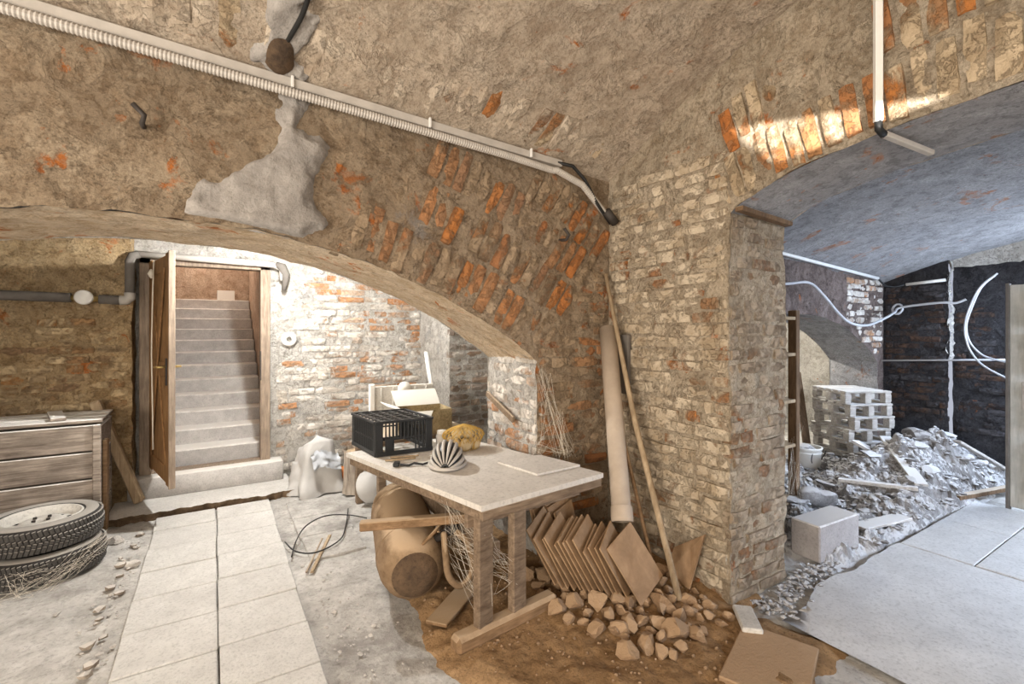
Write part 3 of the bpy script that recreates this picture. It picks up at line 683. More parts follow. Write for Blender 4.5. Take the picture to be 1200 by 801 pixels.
tyre((-.97, 4.36, .186), 'car tyre with dusty steel wheel on top of the stack by the plank chest', True, .5)
# ---- conduits on the wide arch wall
cz = lambda x: 2.832-.052*x
td = MB().bar((-3.0, YA-.085, cz(-3.0)), (2.02, YA-.055, cz(2.02)), .05, .045, bev=.004)
trk = thing('cable_trunking', 'long white square cable trunking under the vault', 'trunking', (0, YA-.06, 2.7))
part('trunk', td, M['greyplastic'], trk)
for x in (-.75, .33, 1.05, 1.75):
    part('clip', MB().box((x, YA-.095, cz(x)), (.014, .02, .056), bev=.003), M['white'], trk)
crg = thing('corrugated_conduit', 'pale corrugated conduit running below the trunking into the corner', 'conduit', (0, YA-.06, 2.7))
pts = []; rs_ = []
path = [(-3.0, cz(-3)-.058), (1.6, cz(1.6)-.058), (1.95, cz(1.95)-.068), (2.18, 2.60), (2.34, 2.47), (2.46, 2.375)]
n = 0
for (xa, za), (xb, zb) in zip(path, path[1:]):
    L = math.hypot(xb-xa, zb-za); k = max(2, int(L/.0075))
    for i in range(k):
        u = i/k; pts.append((xa+(xb-xa)*u, YA-.105+.03*(xa+(xb-xa)*u)/2.5 - (.02 if xa > 1.6 else 0), za+(zb-za)*u)); rs_.append(.0235 if n % 2 else .0195); n += 1
part('hose', MB().tube(pts, rs_, 10), M['greyplastic'], crg, False)
part('end_sleeve', MB().tube([(2.38, YA-.12, 2.44), (2.47, YA-.12, 2.365)], .032, 10), M['darkmetal'], crg, True)
bc = MB().tube([(1.98, YA-.07, cz(2.0)+.0), (2.10, YA-.09, 2.72), (2.2, YA-.10, 2.64), (2.30, YA-.11, 2.49), (2.44, YA-.10, 2.36)], .012, 7)
single('black_cable', bc, M['blackcable'], 'black cables leaving the end of the trunking in the corner', 'cable', smooth=True)
bc = MB().tube(smooth_path([(.34, 1.9, vault(.34, 1.9)-.02), (.345, 2.12, vault(.34, 2.12)-.035), (.335, 2.25, vault(.33, 2.25)-.04), (.30, 2.38, vault(.3, 2.38)-.03), (.275, 2.47, vault(.27, 2.47)-.005)]), .011, 7)
hl = MB(); hl.grid(lambda u, v: (lambda a, r: Vector((.268+r*.062*math.cos(a)*(1+.3*fbm((math.cos(a), math.sin(a), 2), 1.5, 2)), 2.49+r*.085*math.sin(a), vault(.27, 2.49+r*.085*math.sin(a))-.062+.03*r*r)))(u*6.2832, v), 24, 5)
struct('vault_hole_shade', hl, M['rust_hole_dark'], parent=ceiling)  # dark bulging patch, its colour stands in for the shade of a hole
vc = MB(); vc.grid(lambda u, v: (lambda x, y: Vector((x, y, vault(x, y)+.03-.055*max(0, min(1, 4*min(u, 1-u)+fbm((x, y, 2), 9, 3)*1.2))-.008*fbm((x, y, 7), 14, 3))))(ease(.14, .42, u), ease(2.20, 2.68, v)), 28, 40, True)
struct('cement_patch', vc, M['cement'], parent=ceiling)
single('hanging_cable', bc, M['blackcable'], 'black cable coming out of a hole in the vault', 'cable', smooth=True)
for x, z, lab in ((-.26, 2.49, 'rusty iron hook in the plaster beside the grey cement patch'), (2.05, 2.22, 'rusty iron hook in the bricks above the arch near the corner')):
    single('iron_hook', MB().tube([(x, YA+.02, z), (x, YA-.08, z-.01), (x+.01, YA-.10, z+.02), (x-.03, YA-.10, z+.06)], .011, 7), M['darkmetal'], lab, 'hook', smooth=True)
# grey cement patch on the arch wall
cp = MB()
def patch(u, v):
    x = ease(-.20, .62, u); z = max(ease(2.02, 2.86, v), archA(x)+.006); cx = .36+.02*math.sin(z*9); e = 1
    wl_ = .14+.34*max(0, min(1, (2.52-z)/.25)); wr_ = .13
    d = min((x-(cx-wl_))/.10, ((cx+wr_)-x)/.10) + .9*fbm((x, z, 3), 5, 4)
    d = min(d, (z-archA(x)-.005)*30)
    return Vector((x, YA+.03-.085*max(0, min(1, d)) + .02*fbm((x, z, 1), 7, 4)-.01*max(0, min(1, d)), z))
cp.grid(patch, 60, 60)
struct('cement_patch', cp, M['cement'], parent=wall_back)
# ---- loose dirt by the pier
dt = MB()
def dirtz(x, y):
    edge = .93 + .10*fbm((x*0, y, 2), 1.6, 3) + .04*fbm((x, y, 5), 6, 3)
    if y < 1.9: edge += .06*(1.9-y)
    e = min(1, max(-.5, (x-edge)/.18))
    f = min(1, max(0, (2.75-x + .25*fbm((x, y, 4), 3, 2))/.25)) if y < 1.6 else 1
    b = min(1, max(-.3, (y-1.02+.2*fbm((x, 1, 1), 2, 3)-.0)/.2))
    k = max(0, min(1, (x-1.3)/1.0))*max(0, min(1, (y-1.6)/.8))
    h = (.012+.03*max(0, fbm((x, y, 0), 2.2, 4))+.010*fbm((x, y, 7), 9, 3)+.005*fbm((x, y, 2), 25, 2)) + .10*k
    return h*max(0, min(1, min(e, f, b)))-.035*(1-max(0, min(1, min(e, f, b))))
dt.grid(lambda u, v: (ease(.78, 2.75, u), ease(.95, 3.5, v), dirtz(ease(.78, 2.75, u), ease(.95, 3.5, v))), 170, 210)
d_ = single('loose_dirt', dt, M['dirt'], 'loose brown earth heaped under the table and along the pier', 'dirt', smooth=True, org=(1.7, 2.2, 0)); d_['kind'] = 'stuff'
def rock(seed, size, cut=7, sub=2):
    r = random.Random(seed); bm = bmesh.new(); bmesh.ops.create_icosphere(bm, subdivisions=sub, radius=1)
    pl = [(Vector((r.uniform(-1, 1), r.uniform(-1, 1), r.uniform(-1, 1))).normalized(), r.uniform(.45, .75)) for _ in range(cut)]
    vs = []
    for v in bm.verts:
        p = v.co.copy()
        for n, d in pl:
            k = p.dot(n)-d
            if k > 0: p -= n*k
        p += Vector((r.uniform(-1, 1), r.uniform(-1, 1), r.uniform(-1, 1)))*.025
        vs.append((p.x*size[0], p.y*size[1], p.z*size[2]))
    bm.verts.index_update(); fs = [tuple(v.index for v in f.verts) for f in bm.faces]; bm.free(); return vs, fs
rr = random.Random(12)
rk = [mesh('rubble_stone', MB().add(*rock(k+3, (1.15, .9, .78), 12, 2)), M['brownstone']) for k in range(9)]
spots = []
tries = 0
while len(spots) < 95 and tries < 20000:
    tries += 1
    x = rr.uniform(1.62, 2.42); y = rr.uniform(1.55, 2.55); s_ = rr.uniform(.030, .082)
    if y > 2.35 and x > 2.0: continue
    if y < 1.72 and (x < 1.8 or rr.random() < .55): continue
    if x + .6*y < 2.80: continue
    if x > 2.44 - s_: continue
    if any(math.hypot(x-a, y-b) < (s_+c)*.72 for a, b, c in spots): continue
    spots.append((x, y, s_))
spots += [(1.70, 1.66, .066), (1.86, 1.60, .05), (2.14, 1.83, .075), (1.98, 1.93, .07), (1.80, 1.80, .055)]
for i, (x, y, s_) in enumerate(spots):
    m = Matrix.Translation((x, y, dirtz(x, y)+s_*.30)) @ Matrix.Rotation(rr.uniform(0, 6.28), 4, 'Z') @ Matrix.Rotation(rr.uniform(-.4, .4), 4, 'X') @ Matrix.Diagonal((s_*rr.uniform(.9, 1.3), s_, s_, 1))
    setp(link('rubble_stone', rk[i % 9], None, m), 'brown broken stone in the rubble pile below the leaning sheets', 'stone', 'rubble stones at the foot of the pier')
pb = MB()
for k in range(420):
    x = rr.uniform(.95, 2.45); y = rr.uniform(1.15, 2.9); s_ = rr.uniform(.004, .013)
    z = dirtz(x, y)
    if z > -.005: pb.add(*rock(k, (s_, s_*.8, s_*.7), 4, 1), Matrix.Translation((x, y, z+s_*.3)))
p_ = single('earth_crumbs', pb, M['brownstone'], 'small brown crumbs scattered over the loose earth', 'crumbs', org=(1.7, 2, 0)); p_['kind'] = 'stuff'
# ---- table
N_ = Vector((1.09, 2.02, 0)); ex = Vector((.86, .085, 0)); ey = Vector((-.32, 1.37, 0)); exn = ex.normalized(); eyn = ey.normalized()
TB = thing('work_table', 'dusty wooden work table with a bicycle helmet and crate on it', 'table', (1.35, 2.8, 0))
def tp(a, b, z): p = N_+exn*a+eyn*b; return Vector((p.x, p.y, z))
part('table_top', MB().add([tuple(tp(a, b, z)) for z in (.722, .75) for a, b in ((0, 0), (.865, 0), (.865, 1.40), (0, 1.40))], [(3, 2, 1, 0), (4, 5, 6, 7), (0, 1, 5, 4), (1, 2, 6, 5), (2, 3, 7, 6), (3, 0, 4, 7)]), M['tabletop'], TB)
part('edge_rail', MB().bar(tp(.01, .02, .695), tp(.86, .02, .695), .03, .05), M['oldwood'], TB)
part('edge_rail', MB().bar(tp(.03, .03, .695), tp(.03, 1.38, .695), .03, .05), M['oldwood'], TB)
for a, b, z0 in ((.115, .13, .06), (.335, .13, .06), (.42, 1.22, .03), (.66, 1.22, .03)):
    part('leg', MB().bar(tp(a, b, z0), tp(a, b, .71), .10, .05, up=eyn, bev=.006), M['oldwood'], TB)
part('foot_beam', MB().bar(tp(-.06, .13, .045), tp(.60, .13, .055), .09, .085, bev=.018), M['brownwood'], TB)
part('foot_beam', MB().bar(tp(.36, 1.22, .035), tp(.76, 1.22, .035), .09, .07, bev=.012), M['brownwood'], TB)
part('stretcher', MB().bar(tp(.225, .16, .42), tp(.45, 1.22, .42), .05, .10, bev=.006), M['oldwood'], TB)
part('cross_rail', MB().bar(tp(.03, .16, .64), tp(.84, .16, .64), .03, .10), M['oldwood'], TB)
part('board', MB().add([(p[0], p[1], z) for z in (.7515, .7635) for p in ((1.52, 2.60), (1.585, 2.26), (1.915, 2.275), (1.84, 2.60))], [(3, 2, 1, 0), (4, 5, 6, 7), (0, 1, 5, 4), (1, 2, 6, 5), (2, 3, 7, 6), (3, 0, 4, 7)]), M['tabletop'], TB)
# ---- helmet
hm = thing('bicycle_helmet', 'pale grey and black ribbed bicycle helmet on the table', 'helmet', (1.235, 2.735, .752), R(60)); hm.scale = (1.08, 1.08, 1.05)
def he(a, b, k=1.0):      # a: along the length 0..pi, b: across -1..1
    x = -.135*math.cos(a)*k; th = b*1.45; rr_ = math.sin(a)**.75
    return Vector((x, .098*math.sin(th)*rr_*k, .012+.135*max(0, math.cos(th))*rr_*k))
hs = MB(); hs.grid(lambda u, v: he(.08+u*2.98, v*2-1, .93), 24, 20)
part('inner_shell', hs, M['black'], hm, True, world=False)
for b in (-.92, -.66, -.40, -.14, .14, .40, .66, .92):
    rb = MB(); n = 18; w = .075
    for i in range(n+1):
        a = .16+i/n*2.82
        for (bb, k) in ((b-w, .94), (b-w*.8, 1.02), (b+w*.8, 1.02), (b+w, .94)): rb.v.append(tuple(he(a, max(-1, min(1, bb)), k)))
    for i in range(n):
        for k in range(3): rb.f.append((i*4+k, i*4+k+1, i*4+k+5, i*4+k+4))
    part('rib', rb, M['greyplastic'], hm, True, world=False)
rg = MB(); rg.tube([(.138*math.cos(t*.2618), .101*math.sin(t*.2618), .014) for t in range(25)], .011, 8, False)
part('lower_rim', rg, M['greyplastic'], hm, True, world=False)
part('chin_strap', MB().tube([tuple(MW[hm.name].inverted() @ Vector(p)) for p in ((1.15, 2.79, .768), (1.11, 2.80, .760), (1.07, 2.83, .766), (1.04, 2.83, .758), (1.0, 2.86, .760))], .008, 6), M['black'], hm, True, world=False)
part('buckle', MB().box(tuple(MW[hm.name].inverted() @ Vector((.98, 2.87, .765))), (.05, .035, .022)), M['black'], hm, world=False)
# ---- yellow net bag of bulbs
nb = thing('net_bag', 'yellow mesh bag of onions behind the helmet', 'net bag', (1.50, 3.05, .752))
r5 = random.Random(3)
for k in range(11):
    a = k*.9; q = .07 if k < 7 else .035; p = (1.50+q*1.25*math.cos(a), 3.05+q*math.sin(a), .752+(.045 if k < 7 else .11))
    part('onion', MB().lathe([(.001, -.042), (.028, -.036), (.044, -.008), (.042, .012), (.022, .038), (.004, .052)], 12, Matrix.Translation(p) @ Matrix.Rotation(r5.uniform(-1, 1), 4, 'X')), M['netfill'], nb, True)
nm = MB()
for k in range(22):
    a = k*2*math.pi/22
    for sgn in (1, -1):
        nm.tube([(1.50+(.005+.15*math.sin(min(1, t)*1.5708)*(1 if t < 1 else 1-(t-1)*.45))*math.cos(a+sgn*t*.5), 3.05+(.005+.115*math.sin(min(1, t)*1.5708)*(1 if t < 1 else 1-(t-1)*.4))*math.sin(a+sgn*t*.5), .757+.17*(1-min(t, 1.6)/1.6)**.6) for t in [i*.2 for i in range(9)]], .0028, 4)
part('mesh_net', nm, M['net'], nb)
jr = thing('jar', 'dusty glass jar between the crate and the onion bag', 'jar', (1.385, 3.16, .752))
part('glass', MB().lathe([(.001, .0), (.04, .0), (.043, .01), (.043, .09), (.032, .105)], 18), M['greyplastic'], jr, True, world=False)
part('lid', MB().lathe([(.036, .103), (.036, .122), (.001, .124)], 18), M['rim'], jr, True, world=False)
# ---- crate
cr = thing('plastic_crate', 'black plastic slatted crate upside down on the table', 'crate', (.95, 3.30, .752))
c0 = Vector((.91, 3.15, .752)); ca = Vector((.985, -.05, 0)).normalized(); cbv = Vector((-.10, .995, 0)).normalized(); LA, LB, HC = .385, .44, .225
def cpn(a, b, z): p = c0+ca*a+cbv*b; return Vector((p.x, p.y, .752+z))
part('bottom_rim', MB().bar(cpn(0, 0, .014), cpn(LA, 0, .014), .02, .028).bar(cpn(0, LB, .014), cpn(LA, LB, .014), .02, .028).bar(cpn(0, 0, .014), cpn(0, LB, .014), .02, .028).bar(cpn(LA, 0, .014), cpn(LA, LB, .014), .02, .028), M['black'], cr)
part('top_rim', MB().bar(cpn(-.006, -.006, HC), cpn(LA+.006, -.006, HC), .018, .016).bar(cpn(-.006, LB+.006, HC), cpn(LA+.006, LB+.006, HC), .018, .016).bar(cpn(-.006, 0, HC), cpn(-.006, LB, HC), .018, .016).bar(cpn(LA+.006, 0, HC), cpn(LA+.006, LB, HC), .018, .016), M['black'], cr)
for a, b in ((0, 0), (LA, 0), (0, LB), (LA, LB)):
    sa = .045 if a == 0 else -.045; sbb = .045 if b == 0 else -.045
    part('corner_post', MB().bar(cpn(a, b, .11), cpn(a+sa, b, .11), .012, .21).bar(cpn(a, b, .11), cpn(a, b+sbb, .11), .012, .21), M['black'], cr)
for k in range(11):
    a = .065+k*(LA-.13)/10; z0 = .11 if 3 <= k <= 7 else .02
    for b in (0, LB): part('slat', MB().bar(cpn(a, b, z0), cpn(a, b, HC-.01), .008, .010), M['black'], cr)
for k in range(13):
    b = .065+k*(LB-.13)/12
    for a in (0, LA): part('slat', MB().bar(cpn(a, b, .02), cpn(a, b, HC-.01), .010, .008), M['black'], cr)
part('panel', MB().bar(cpn(.06, -.004, .06), cpn(.11, -.004, .06), .010, .11), M['black'], cr)
for b in (0, LB): part('side_bar', MB().bar(cpn(.06, b, .11), cpn(LA-.06, b, .11), .008, .012), M['black'], cr)
for a in (0, LA): part('side_bar', MB().bar(cpn(a, .06, .11), cpn(a, LB-.06, .11), .008, .012), M['black'], cr)
for k in range(6): part('top_bar', MB().bar(cpn(.02, .05+k*(LB-.1)/5, HC), cpn(LA-.02, .05+k*(LB-.1)/5, HC), .022, .008), M['black'], cr)
for k in range(5): part('top_bar', MB().bar(cpn(.05+k*(LA-.1)/4, .01, HC), cpn(.05+k*(LA-.1)/4, LB-.01, HC), .022, .007), M['black'], cr)
for k, (a, b, c_, d) in enumerate(((.93, 3.02, 1.12, 2.98), (.98, 3.07, 1.16, 3.03))):
    single('wood_stick', MB().bar((a, b, .758), (c_, d, .758), .014, .010, bev=.002), M['postwood'], 'thin pale wood stick on the table beside the crate', 'stick', 'sticks on the table')
# ---- low bench behind the table with box and panel
bn = thing('low_bench', 'plain wooden bench behind the work table carrying an open box', 'bench', (1.5, 4.15, 0))
part('bench_top', MB().box((1.52, 4.13, .70), (.85, .80, .03)), M['oldwood'], bn)
for x in (1.14, 1.9):
    for y in (3.8, 4.48): part('leg', MB().box((x, y, .342), (.06, .06, .685)), M['oldwood'], bn)
bx = thing('cardboard_box', 'flecked brown cardboard box with its white flaps open', 'box', (1.55, 3.93, .716), R(-4))
def lb(name, vs, mat, th=.004):
    v = [Vector(p) for p in vs]; n = (v[1]-v[0]).cross(v[2]-v[0]).normalized()*th
    part(name, MB().add([tuple(p) for p in v]+[tuple(p+n) for p in v], [(0, 1, 2, 3), (7, 6, 5, 4), (0, 4, 5, 1), (1, 5, 6, 2), (2, 6, 7, 3), (3, 7, 4, 0)]), mat, bx, world=False)
a_, b_, h_ = .20, .15, .20
lb('front_wall', ((-a_, -b_, 0), (a_, -b_, 0), (a_, -b_, h_), (-a_, -b_, h_)), M['osb'])
lb('back_wall', ((-a_, b_, 0), (a_, b_, 0), (a_, b_, h_), (-a_, b_, h_)), M['osb'])
lb('side_wall', ((-a_, -b_, 0), (-a_, b_, 0), (-a_, b_, h_), (-a_, -b_, h_)), M['osb'])
lb('side_wall', ((a_, -b_, 0), (a_, b_, 0), (a_, b_, h_), (a_, -b_, h_)), M['osb'])
lb('flap', ((-a_, -b_, h_), (-a_, b_, h_), (-a_-.14, b_+.01, h_+.05), (-a_-.14, -b_-.01, h_+.05)), M['card'])
lb('flap', ((-a_, b_, h_), (a_, b_, h_), (a_-.02, b_+.08, h_+.13), (-a_-.03, b_+.08, h_+.13)), M['card'])
lb('flap', ((-a_, -b_, h_), (a_*.2, -b_, h_), (-a_*.2, -b_-.10, h_-.09), (-a_-.06, -b_-.10, h_-.09)), M['card'])
pn = thing('radiator', 'white ribbed radiator with a round disc standing behind the open box', 'radiator', (1.55, 4.44, .716))
part('sheet', MB().box((1.55, 4.44, .89), (.60, .03, .345), bev=.006), M['rim'], pn)
for k in range(5): part('rib', MB().box((1.33+.11*k, 4.42, .89), (.012, .012, .32), bev=.004), M['rim'], pn)
part('disc', MB().lathe([(.001, .02), (.06, .02), (.066, .0)], 24, Matrix.Translation((1.55, 4.42, 1.03)) @ Matrix.Rotation(R(90), 4, 'X')), M['card'], pn, True)
part('end_strip', MB().box((1.235, 4.41, .90), (.05, .05, .38), bev=.008), M['white'], pn)
single('white_tube', MB().tube([(1.93, 4.55, .72), (1.88, 4.70, 1.36)], .024, 12), M['white'], 'white plastic tube standing in the far corner of the stair room', 'tube', smooth=True)
single('wood_stick', MB().bar((1.83, 3.30, 1.09), (1.80, 2.86, .955), .02, .045, bev=.003), M['oldwood'], 'short dark batten fixed across the whitewashed arch jamb', 'batten')
# ---- sack, log, bowl
sk = thing('white_sack', 'crumpled grey white sack slumped beside the door step', 'sack', (.87, 5.06, 0), R(15))
def sackp(u, v):
    a = u*2*math.pi; z = v; r = (.25*(1-z)**.35*.85+.09) if v < 1 else .001
    w = .14+.12*(1-z); rx = .12+.12*(1-z)**.8; ry = .10+.10*(1-z)**.8
    if v > .93: rx *= (1-v)/.07; ry *= (1-v)/.07
    f = 1+.16*math.sin(a*5+z*3)*(1-z)+.16*fbm((math.cos(a), math.sin(a), z*2), 1.7, 3)
    sq = 1/max(abs(math.cos(a)), abs(math.sin(a)))**.6
    return (rx*f*sq*math.cos(a), ry*f*sq*math.sin(a), .50*z - (.05*math.sin(a)*(z > .6)))
part('cloth', MB().grid(sackp, 48, 26), M['sack'], sk, True, world=False)
part('film', MB().grid(lambda u, v: Vector((ease(-.13, .15, u), -.155-.07*(1-v)+.03*fbm((u*3, v*3, 1), 1.5, 3), ease(.25, .40, v)+.03*math.sin(u*5)+.02*fbm((u*3, v*3, 8), 2, 3))), 16, 10), M['bluefilm'], sk, True, 'grey crinkled plastic film', False)
single('orange_rag', MB().add(*rock(77, (.07, .09, .10), 5, 3), Matrix.Translation((1.12, 5.08, .09))), M['orange'], 'orange rag tucked between the sack and the log', 'rag', smooth=True)
lg = thing('log', 'upright weathered log with split bark beside the sack', 'log', (1.19, 4.80, 0))
lgm = MB(); lgm.grid(lambda u, v: (lambda a: ((.105+.012*math.sin(a*7)+.012*fbm((math.cos(a)*2, math.sin(a)*2, v*.5), 2, 3)+.02*(1-v)**3)*math.cos(a), (.10+.012*math.sin(a*9))*math.sin(a), v*.42+.02*math.sin(a)*(v > .9)))(u*2*math.pi), 40, 10)
part('bark', lgm, M['log'], lg, True, world=False)
part('cut_face', MB().lathe([(.11, .40), (.06, .415), (.001, .415)], 24), M['postwood'], lg, True, world=False)
bw = thing('white_bowl', 'white round bowl tipped on its side against the log', 'bowl', (1.27, 4.42, 0))
Mb = Matrix.Translation((1.24, 4.42, .155)) @ Matrix.Rotation(R(18), 4, 'Z') @ Matrix.Rotation(R(68), 4, 'X')
part('shell', MB().lathe([(.001, .09), (.07, .085), (.12, .055), (.15, .0), (.158, -.01), (.15, -.012), (.115, .04), (.06, .07), (.001, .075)], 32, Mb), M['sack'], bw, True)
# ---- tank with its beam and hose
tk = thing('boiler_tank', 'dust covered boiler tank lying under the work table', 'tank', (1.07, 3.0, 0))
ta = Vector((.965, 2.60, .235)); tb_ = Vector((1.16, 3.46, .30)); tx = (tb_-ta).normalized()
Mt = Matrix.Translation(ta) @ tx.to_track_quat('Z', 'Y').to_matrix().to_4x4(); L = (tb_-ta).length
part('shell', MB().lathe([(.001, -.10), (.07, -.09), (.13, -.06), (.17, -.01), (.19, .06), (.195, .12), (.195, L-.12), (.185, L-.04), (.14, L+.03), (.07, L+.06), (.001, L+.065)], 36, Mt), M['boiler'], tk, True)
part('seam', MB().lathe([(.1955, .15), (.199, .155), (.199, .175), (.1955, .18)], 36, Mt), M['boiler'], tk, True)
part('seam', MB().lathe([(.1955, L-.2), (.199, L-.195), (.199, L-.175), (.1955, L-.17)], 36, Mt), M['boiler'], tk, True)
part('end_cap', MB().lathe([(.001, -.104), (.07, -.094), (.125, -.067), (.13, -.058)], 28, Mt), M['rust_hole_dark'], tk, True, 'dark sooty end cap')
bp = part('valve', MB().tube([(1.10, 2.62, .36), (1.16, 2.56, .42), (1.22, 2.54, .44)], [.02, .025, .018], 10), M['darkmetal'], tk, True)
part('valve_arm', MB().tube([(1.00, 2.56, .38), (1.07, 2.55, .44), (1.12, 2.56, .48)], .010, 7), M['brownwood'], bp, True)
part('hose', MB().tube(smooth_path([(1.13, 2.55, .42), (1.10, 2.46, .34), (1.10, 2.42, .24), (1.15, 2.40, .18), (1.22, 2.41, .19), (1.26, 2.44, .26), (1.25, 2.48, .36), (1.20, 2.54, .42)]), .019, 10), M['boiler'], tk, True)
single('timber_beam', MB().bar((.69, 2.70, .505), (1.32, 2.47, .505), .055, .05, bev=.006), M['brownwood'], 'brown squared timber lying across the boiler tank', 'beam')
single('flat_board', MB().bar((1.0, 2.36, .035), (1.52, 2.74, .055), .13, .02, up=(0, .05, 1)), M['brownwood'], 'brown flat board lying on the earth under the table', 'board')
# ---- leaning sheets
sh_g = 'thin brown sheets leaning by the pier'
r7 = random.Random(8)
def sheet(base, yaw, lean, roll, w, h, lab, t=.010):
    Mx = Matrix.Translation(base) @ Matrix.Rotation(yaw, 4, 'Z') @ Matrix.Rotation(lean, 4, 'X') @ Matrix.Rotation(roll, 4, 'Y')
    mb = MB().box((0, 0, h/2), (w, t, h), bev=.002); o = link('thin_sheet', mesh('thin_sheet', mb, M['sheet']), None, Mx)
    setp(o, lab, 'sheet', sh_g)
sheet((2.135, 1.90, .10), R(2), R(-22), R(-23), .25, .36, 'broad brown sheet on the front of the slanted stack under the leaning pipe')
for k in range(1, 14):
    sheet((2.10-.026*k+r7.uniform(-.006, .006), 1.97+.021*k, .10+.004*k+(.012 if k % 4 == 1 else 0)), R(20+r7.uniform(-3, 3)), R(-20), R(-20+r7.uniform(-3, 3)), .23, .34+r7.uniform(-.03, .03), 'thin brown sheet in the slanted stack under the leaning pipe')
for k in range(6):
    sheet((1.92-.022*k, 2.30+.016*k, .10+.003*k), R(15+r7.uniform(-5, 5)), R(-10), R(-9+r7.uniform(-4, 4)), .20, .44+r7.uniform(-.04, .03), 'thin brown sheet in the upright stack against the arch wall')
# ---- pipe and poles in the corner
pv = thing('drain_pipe', 'long dusty plastic drain pipe leaning into the corner', 'pipe', (2.1, 2.1, .5))
pa = Vector((2.05, 2.05, .465)); pbv = Vector((2.39, 2.535, 1.60)); px_ = (pbv-pa).normalized()
Mp = Matrix.Translation(pa) @ px_.to_track_quat('Z', 'Y').to_matrix().to_4x4(); Lp = (pbv-pa).length
part('tube', MB().lathe([(.050, 0), (.058, 0), (.058, Lp), (.050, Lp)], 28, Mp), M['pvc'], pv, True)
part('socket', MB().lathe([(.056, -.005), (.064, -.005), (.066, .02), (.064, .07), (.060, .085)], 28, Mp), M['pvc'], pv, True)
single('wooden_pole', MB().tube([(2.26, 1.81, .05), (2.36, 2.25, 1.0), (2.43, 2.60, 2.0)], [.020, .019, .013], 9), M['postwood'], 'long thin wooden pole leaning in the corner over the drain pipe', 'pole', smooth=True)
single('thin_rod', MB().tube([(2.21, 1.93, .10), (2.31, 2.36, 1.05)], .012, 8), M['brownwood'], 'short thin rod standing between the drain pipe and the pole', 'rod', smooth=True)
single('dark_strip', MB().box((2.475, 2.47, 1.35), (.03, .13, .42), bev=.006), M['foam'], 'dark strip of rubber on the wall behind the leaning pole', 'strip')
bd = MB().add([(2.40, 2.02, .08), (2.37, 1.83, .07), (2.455, 1.79, .385), (2.47, 2.02, .22), (2.415, 2.02, .08), (2.385, 1.83, .07), (2.47, 1.79, .385), (2.485, 2.02, .22)], [(0, 1, 2, 3), (7, 6, 5, 4), (0, 4, 5, 1), (1, 5, 6, 2), (2, 6, 7, 3), (3, 7, 4, 0)])
single('broken_board', bd, M['sheet'], 'broken brown board leaning on the foot of the pier', 'board')
for k, (c_, sx, sy, rz, lab) in enumerate((((2.22, 1.26, .026), .50, .34, .35, 'flat dusty slab on the earth before the passage'), ((1.86, 1.10, .022), .26, .20, .25, 'thin brown slab half buried in the earth before the passage'), ((2.42, 1.50, .05), .22, .10, .8, 'pointed slab chip at the foot of the pier corner'))):
    single('broken_slab', MB().box((c_[0], c_[1], c_[2]), (sx, sy, .028), rz=rz, bev=.006), M['brownstone'] if k != 2 else M['rim'], lab, 'slab')
# ---- fixings on the passage arch
cd = thing('wall_conduit', 'white square conduit dropping down the passage arch', 'conduit', (2.46, .92, 2.4))
part('upper_run', MB().bar((2.455, .92, 3.28), (2.455, .92, 2.50), .030, .030), M['white'], cd)
part('lower_run', MB().bar((2.50, .915, 2.455), (2.86, .86, 2.425), .030, .024), M['greyplastic'], cd)
part('elbow', MB().tube([(2.455, .92, 2.52), (2.46, .92, 2.47), (2.50, .915, 2.452)], .016, 7), M['black'], cd, True)
single('dark_plank', MB().bar((2.50, 1.60, 2.275), (3.02, 1.60, 2.245), .05, .028), M['darkwood'], 'dark plank wedged on top of the pier under the passage arch', 'plank')
# ================================================================ the room on the right
# shelf rack
sr = thing('shelf_rack', 'open dark wooden shelf rack behind the pier', 'shelf', (3.9, 2.35, 0))
for x, y in ((4.27, 2.22), (3.45, 2.22), (4.27, 2.52), (3.45, 2.52)):
    part('post', MB().box((x, y, .88), (.055, .075, 1.76), bev=.005), M['darkwood'], sr)
for z in (.12, .60, .98, 1.38, 1.69):
    part('shelf_board', MB().box((3.86, 2.37, z), (.90, .36, .028), bev=.004), M['postwood'], sr)
# aerated block
ab = MB(); ab.box((3.73, 1.72, .135), (.50, .20, .25), rz=-.06, bev=.008)
single('concrete_block', ab, M['block'], 'grey concrete block standing at the edge of the paved floor', 'block')
# bucket with a plant behind
bk_ = thing('white_bucket', 'white plastic bucket full of debris below the low arch', 'bucket', (5.62, 2.78, 0))
part('pail', MB().lathe([(.001, .0), (.118, .0), (.124, .02), (.140, .27), (.150, .275), (.150, .29), (.138, .29)], 28), M['white'], bk_, True, world=False)
part('rim_band', MB().lathe([(.139, .225), (.146, .228), (.146, .24), (.140, .243)], 28), M['white'], bk_, True, world=False)
part('handle', MB().tube([(.145*math.cos(a), .145*math.sin(a)*.3-.13, .25-.14*math.sin(a)) for a in [i*math.pi/10 for i in range(11)]], .005, 6), M['darkmetal'], bk_, True, world=False)
part('debris', MB().add(*rock(5, (.13, .13, .06), 6, 3), Matrix.Translation((0, 0, .27))), M['rubble'], bk_, False, world=False)
pl = thing('ivy_sprig', 'small green leafy sprig against the pale wall beyond the low arch', 'plant', (6.15, 3.6, .0))
r9 = random.Random(2)
for k in range(5):
    x0, y0 = 6.05+.07*k, 3.55+.03*k; tp_ = [(x0, y0, 0), (x0+.02, y0, .3), (x0+r9.uniform(-.06, .06), y0, .60+.05*r9.random())]
    part('stem', MB().tube(tp_, .006, 5), M['leaf'], pl)
    for q in range(7):
        z = .25+.06*q; x = x0+r9.uniform(-.06, .06); y = y0+r9.uniform(-.05, .05)
        part('leaf', MB().add([(x-.03, y, z), (x, y-.015, z+.03), (x+.035, y, z+.01), (x, y-.012, z-.02)], [(0, 1, 2), (0, 2, 3)]), M['leaf'], pl)
